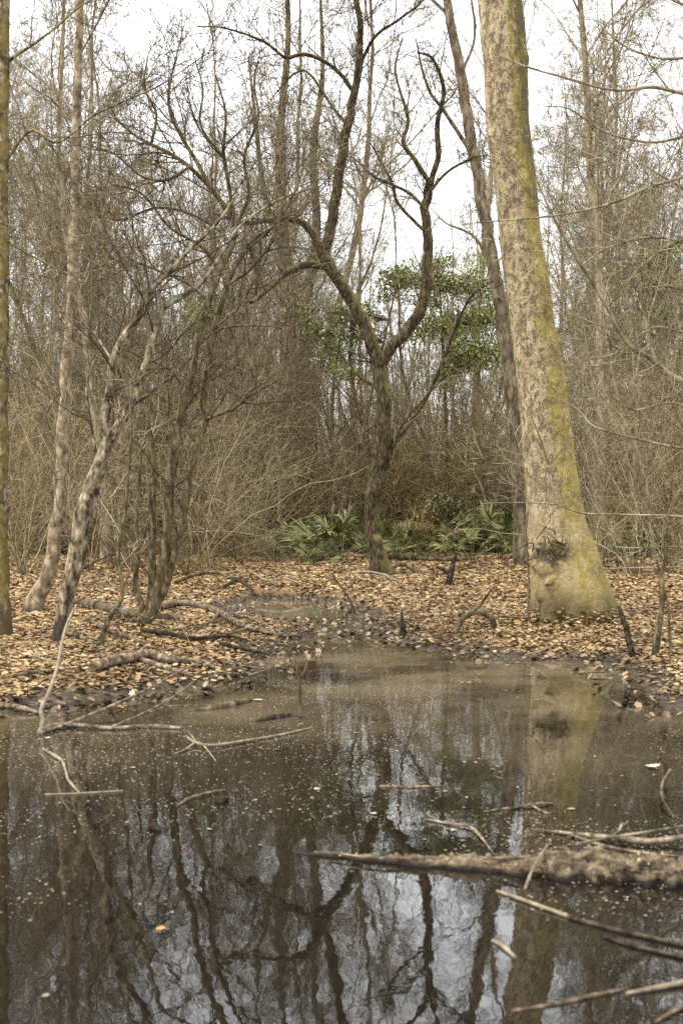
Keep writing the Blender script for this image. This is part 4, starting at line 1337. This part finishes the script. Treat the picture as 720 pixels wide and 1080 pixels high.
for o, look, px, d in sorted(bg, key=lambda t: t[2]):
    where = next(w_ for a_, b_, w_ in LM if a_ <= px < b_)
    buckets.setdefault((look, where), []).append(o)
ORD = ['first', 'second', 'third', 'fourth', 'fifth', 'sixth', 'seventh', 'eighth', 'ninth', 'tenth']
for (look, where), os_ in buckets.items():
    for i, o in enumerate(os_):
        o['label'] = f'{look}, {where}' if len(os_) == 1 else f'{look}, {ORD[i]} from left {where}'

# shaggy vine-covered trunk behind the forked tree
root = thing('shaggy_tree', (P(316, 540, 38)[0], 38, .3), 'thick shaggy vine covered trunk far behind, left of the forked tree', 'tree')
g = np.random.default_rng(95)
mb, cr = MB(), MB()
p, r = trace([(312, 580, 34), (315, 500, 31), (316, 430, 29), (314, 360, 28), (306, 310, 22), (300, 270, 15), (296, 200, 11), (297, 120, 9), (304, 40, 6), (300, -40, 4)], 38)
rough_tube(mb, p, r, 16, .3, 5, 96)
mb.build('trunk', M['brown_bark'], root)
for k_, pl in enumerate(([(312, 345, 14), (326, 300, 12), (334, 240, 10), (330, 160, 8), (340, 80, 5), (338, 0, 3)], [(300, 270, 8), (280, 210, 6), (270, 130, 4), (262, 60, 2)])):
    q_, r_ = trace(pl, 38)
    mb = MB(); rough_tube(mb, q_, r_, 9, .25, 5, 97 + k_); mb.build('limb', M['brown_bark'], root)
    twigs_on(cr, q_, r_, 4, 1.8, .004, .1, .04, g)
twigs_on(cr, p, r, 3, 1.9, .004, .45, .04, g)
cr.build('crown', M['twig_grey'], root)
mb = MB()
n = 170
PP = []
for k_ in range(n):
    i0 = g.integers(2, 22); a_ = g.uniform(3.3, 6.1); L_ = g.integers(6, 13)
    ii = np.clip(np.linspace(i0, i0 + L_, 8).astype(int), 0, len(p) - 1)
    aa = a_ + np.cumsum(g.normal(0, .16, 8))
    PP.append(p[ii] + (r[ii] * g.uniform(1.0, 1.35))[:, None] * np.stack([np.cos(aa), np.sin(aa), 0 * aa], -1) + g.normal(0, .02, (8, 3)))
mb.tubes(np.array(PP), np.full((n, 8), .014), 4)
mb.build('vines', M['twig_tan'], root)

# ------------------------------------------------------------------ the thicket and the far wood, each one uncountable mass
g = np.random.default_rng(101)
mb = MB()
n = 6800
d = 30 + 15 * g.uniform(0, 1, n) ** .8
x = g.uniform(-1, 1, n) * (.32 * d + 3)
front = 31.5 + 2 * fbm(np.stack([x * .5, x * 0, x * 0], -1), 60) + np.where(x < -1.5, -1.2, .4)
keep = (d > front) & (np.abs(x) > -1)
x, d = x[keep], d[keep]
n = len(x)
S = np.stack([x, d, gz(x, d) - .05], -1)
hgt = g.uniform(.8, 1.0, n) * (2.4 + 4.6 * g.uniform(0, 1, n) ** 1.3) * (1 + .35 * fbm(np.stack([x * .35, d * .3, x * 0], -1), 61))
D_ = np.stack([g.normal(0, .42, n), g.normal(0, .42, n), np.ones(n)], -1)
PP, RR = grow(S, D_, hgt, g.uniform(.006, .016, n), 9, .15, -.035, .3, g)
mb.tubes(PP, RR, 3)
S, D_, Lc, Rc = spawn(PP, RR, hgt, 11, .1, 1, (.3, 1.1), .34, .5, .0035, g)
P2, R2 = grow(S, D_, Lc, Rc, 4, .16, .02, .5, g)
mb.tubes(P2, R2, 3)
S, D_, Lc, Rc = spawn(P2, R2, Lc, 2, .2, 1, (.4, 1.1), .6, .8, .003, g)
P2, R2 = grow(S, D_, Lc, Rc, 2, .2, .02, .6, g)
mb.tubes(P2, R2, 3)
tag(mb.build('thicket', M['brush']), kind='stuff', label='dense tangle of bare brown canes and brush behind the clearing', cat='brush')

mb = MB()  # extra low brush, added to block light and darken the thicket foot
n = 5200
d = 31 + 6.5 * g.uniform(0, 1, n)
x = g.uniform(-1, 1, n) * (.32 * d + 3)
d = d + np.where(x < -1.5, -1.6, 0) + 1.2 * fbm(np.stack([x * .6, x * 0, x * 0], -1), 63)
S = np.stack([x, d, gz(x, d) - .05], -1)
L_ = g.uniform(.5, 1.9, n) * (1 + .5 * fbm(np.stack([x * .7, d * .5, x * 0], -1), 64))
PP, RR = grow(S, np.stack([g.normal(0, .6, n), g.normal(0, .6, n), np.ones(n)], -1), L_, g.uniform(.005, .012, n), 6, .22, -.06, .4, g)
mb.tubes(PP, RR, 3)
S, D_, Lc, Rc = spawn(PP, RR, L_, 12, .1, 1, (.4, 1.3), .45, .7, .004, g)
P2, R2 = grow(S, D_, Lc, Rc, 3, .25, -.02, .6, g)
mb.tubes(P2, R2, 3)
tag(mb.build('shade_undergrowth', M['shade_undergrowth']), kind='stuff', label='low dead brush at the thicket foot, added and coloured dark for shade', cat='brush')

mb = MB()
n = 280
d = g.uniform(70, 130, n)
x = g.uniform(-1, 1, n) * (.33 * d + 12)
S = np.stack([x, d, gz(x, d)], -1)
H = g.uniform(14, 25, n)
PP, RR = grow(S, np.stack([g.normal(0, .13, n), g.normal(0, .1, n), np.ones(n)], -1), H, g.uniform(.08, .2, n), 9, .05, .05, .15, g)
mb.tubes(PP, RR, 5)
S, D_, Lc, Rc = spawn(PP, RR, H, 16, .15, 1, (.4, 1.0), .2, .4, .012, g)
P2, R2 = grow(S, D_, Lc, Rc, 4, .14, .08, .3, g)
mb.tubes(P2, R2, 3)
S, D_, Lc, Rc = spawn(P2, R2, Lc, 5, .2, 1, (.4, 1.0), .5, .6, .009, g)
P2, R2 = grow(S, D_, Lc, Rc, 3, .16, .05, .5, g)
mb.tubes(P2, R2, 3)
n = 5000                                   # its own low brush
d = g.uniform(44, 125, n)
x = g.uniform(-1, 1, n) * (.33 * d + 10)
S = np.stack([x, d, gz(x, d) - .1], -1)
L_ = g.uniform(2, 6.5, n)
PP, RR = grow(S, np.stack([g.normal(0, .3, n), g.normal(0, .3, n), np.ones(n)], -1), L_, g.uniform(.012, .03, n), 5, .12, 0, .3, g)
mb.tubes(PP, RR, 3)
S, D_, Lc, Rc = spawn(PP, RR, L_, 7, .1, 1, (.3, 1.1), .35, .6, .008, g)
P2, R2 = grow(S, D_, Lc, Rc, 3, .16, .02, .5, g)
mb.tubes(P2, R2, 3)
tag(mb.build('far_woods', M['twig_grey']), kind='stuff', label='far bare wood closing the view behind the trees', cat='woods')

# low shrubs in front of the thicket, each its own plant
def shrub(px, py, hpx, spread, label, seed, mt='brush_dark'):
    g = np.random.default_rng(seed)
    b_ = base_at(px, py)
    sc = hpx * b_[1] / F
    n = 26
    mb = MB()
    S = np.repeat(b_[None], n, 0) + g.normal(0, .06, (n, 3)) * [1, 1, 0]
    D_ = np.stack([g.normal(0, spread, n), g.normal(0, spread, n), np.ones(n)], -1)
    L_ = sc * g.uniform(.6, 1.3, n)
    PP, RR = grow(S, D_, L_, g.uniform(.004, .011, n), 9, .2, -.03, .3, g)
    mb.tubes(PP, RR, 4)
    crown(mb, PP, RR, L_, [(9, .15, 1, (.4, 1.1), .42, .5, 4, .2, .0), (5, .2, 1, (.4, 1.1), .5, .7, 3, .2, 0)], .0025, g)
    return tag(mb.build('bare_shrub', M[mt], origin=b_), label, 'shrub', 'bare shrubs along the front of the thicket')


for k_, (px, py, h, sp, lab, mt) in enumerate((
        (198, 606, 70, .8, 'dark spreading bare shrub just right of the stem clump', 'brush_dark'),
        (252, 594, 60, .7, 'bare shrub left of the pale drooping palmetto', 'brush_dark'),
        (120, 596, 60, .7, 'bare shrub behind the crooked sapling', 'brush_dark'),
        (22, 598, 90, .5, 'bare shrub between the edge tree and slim tree', 'brush'),
        (280, 592, 40, .9, 'low pale tangled shrub in front of the left palmettos', 'twig_tan'),
        (340, 592, 34, .9, 'low pale shrub in front of the tallest palmetto', 'twig_tan'),
        (440, 588, 60, .6, 'wispy bare shrub right of the forked tree foot', 'brush'),
        (640, 588, 80, .6, 'bare shrub right behind the mossy tree foot', 'brush'),
        (634, 598, 250, .3, 'tall wispy pale shrub right beside the big mossy tree', 'twig_tan'),
        (668, 606, 300, .3, 'tallest wispy pale shrub, between the mossy tree and bent sapling', 'twig_tan'),
        (706, 604, 230, .35, 'wispy pale shrub behind the knotted dead stem', 'twig_tan'),
        (24, 606, 230, .32, 'tall wispy tan shrub between the edge tree and slim tree', 'twig_tan'),
        (92, 602, 260, .35, 'tall wispy tan shrub behind the leaning tree', 'twig_tan'),
        (140, 598, 210, .4, 'tall wispy tan shrub behind the pale stem of the clump', 'twig_tan'),
        (218, 600, 200, .4, 'tall wispy tan shrub right of the stem clump', 'twig_tan'),
        (262, 590, 180, .4, 'tall wispy tan shrub behind the left palmettos', 'twig_tan'),
        (712, 590, 100, .5, 'tall bare shrub at the right edge behind the dead stem', 'brush'))):
    shrub(px, py, h, sp, lab, 120 + k_, mt)

# ------------------------------------------------------------------ light, sky, camera
EL, AZ = math.radians(60), math.radians(-122)      # sun behind the thin cloud, high on the left, a little behind the viewer
wd = bpy.data.worlds.new('World')
SC.world = wd
wd.use_nodes = True
nt = wd.node_tree
bgn = nt.nodes['Background']
sky = N(nt, 'ShaderNodeTexSky')
sky.sky_type = 'NISHITA'
sky.sun_disc = False
sky.sun_elevation = EL
sky.sun_rotation = AZ
sky.dust_density = 4
sky.air_density = 1.5
cl = noise(nt, coords(nt, (1, 1, 2.2), 'Generated'), 2.2, 6, .6)
cloud = ramp(nt, cl, [(.3, (10.6, 10.85, 11.1)), (.7, (15.5, 15.8, 16.1))])
link(nt, mix(nt, .88, sky.outputs['Color'], cloud), bgn.inputs['Color'])
bgn.inputs['Strength'].default_value = .12
sun = bpy.data.lights.new('sun', 'SUN')
sun.energy = 3.0
sun.angle = math.radians(14)
sun.color = (1, .97, .925)
so = bpy.data.objects.new('sun', sun)
COL.objects.link(so)
# direction toward the sun: sky rotation is measured clockwise from +Y
sx, sy = math.sin(AZ) * math.cos(EL), math.cos(AZ) * math.cos(EL)
from mathutils import Vector
so.rotation_euler = Vector((sx, sy, math.sin(EL))).to_track_quat('Z', 'Y').to_euler()
so.location = (0, -5, 30)

cam = bpy.data.cameras.new('camera')
cam.sensor_fit = 'VERTICAL'
cam.sensor_height = 36
cam.lens = 36 * F / 1080
cam.clip_end = 2000
cam.dof.use_dof = True
cam.dof.focus_distance = 14.5
cam.dof.aperture_fstop = 3.2
co = bpy.data.objects.new('camera', cam)
COL.objects.link(co)
co.location = (0, 0, CAMZ)
co.rotation_euler = (math.radians(90), 0, 0)
SC.camera = co

SC.view_settings.view_transform = 'Standard'
SC.view_settings.look = 'None'
SC.view_settings.gamma = 1
SC.view_settings.exposure = .76
SC.render.engine = 'CYCLES'
SC.cycles.max_bounces = 5
SC.cycles.diffuse_bounces = 3
SC.cycles.glossy_bounces = 2
SC.cycles.use_denoising = False
SC.cycles.denoiser = 'OPENIMAGEDENOISE'
SC.cycles.denoising_input_passes = 'RGB_ALBEDO_NORMAL'
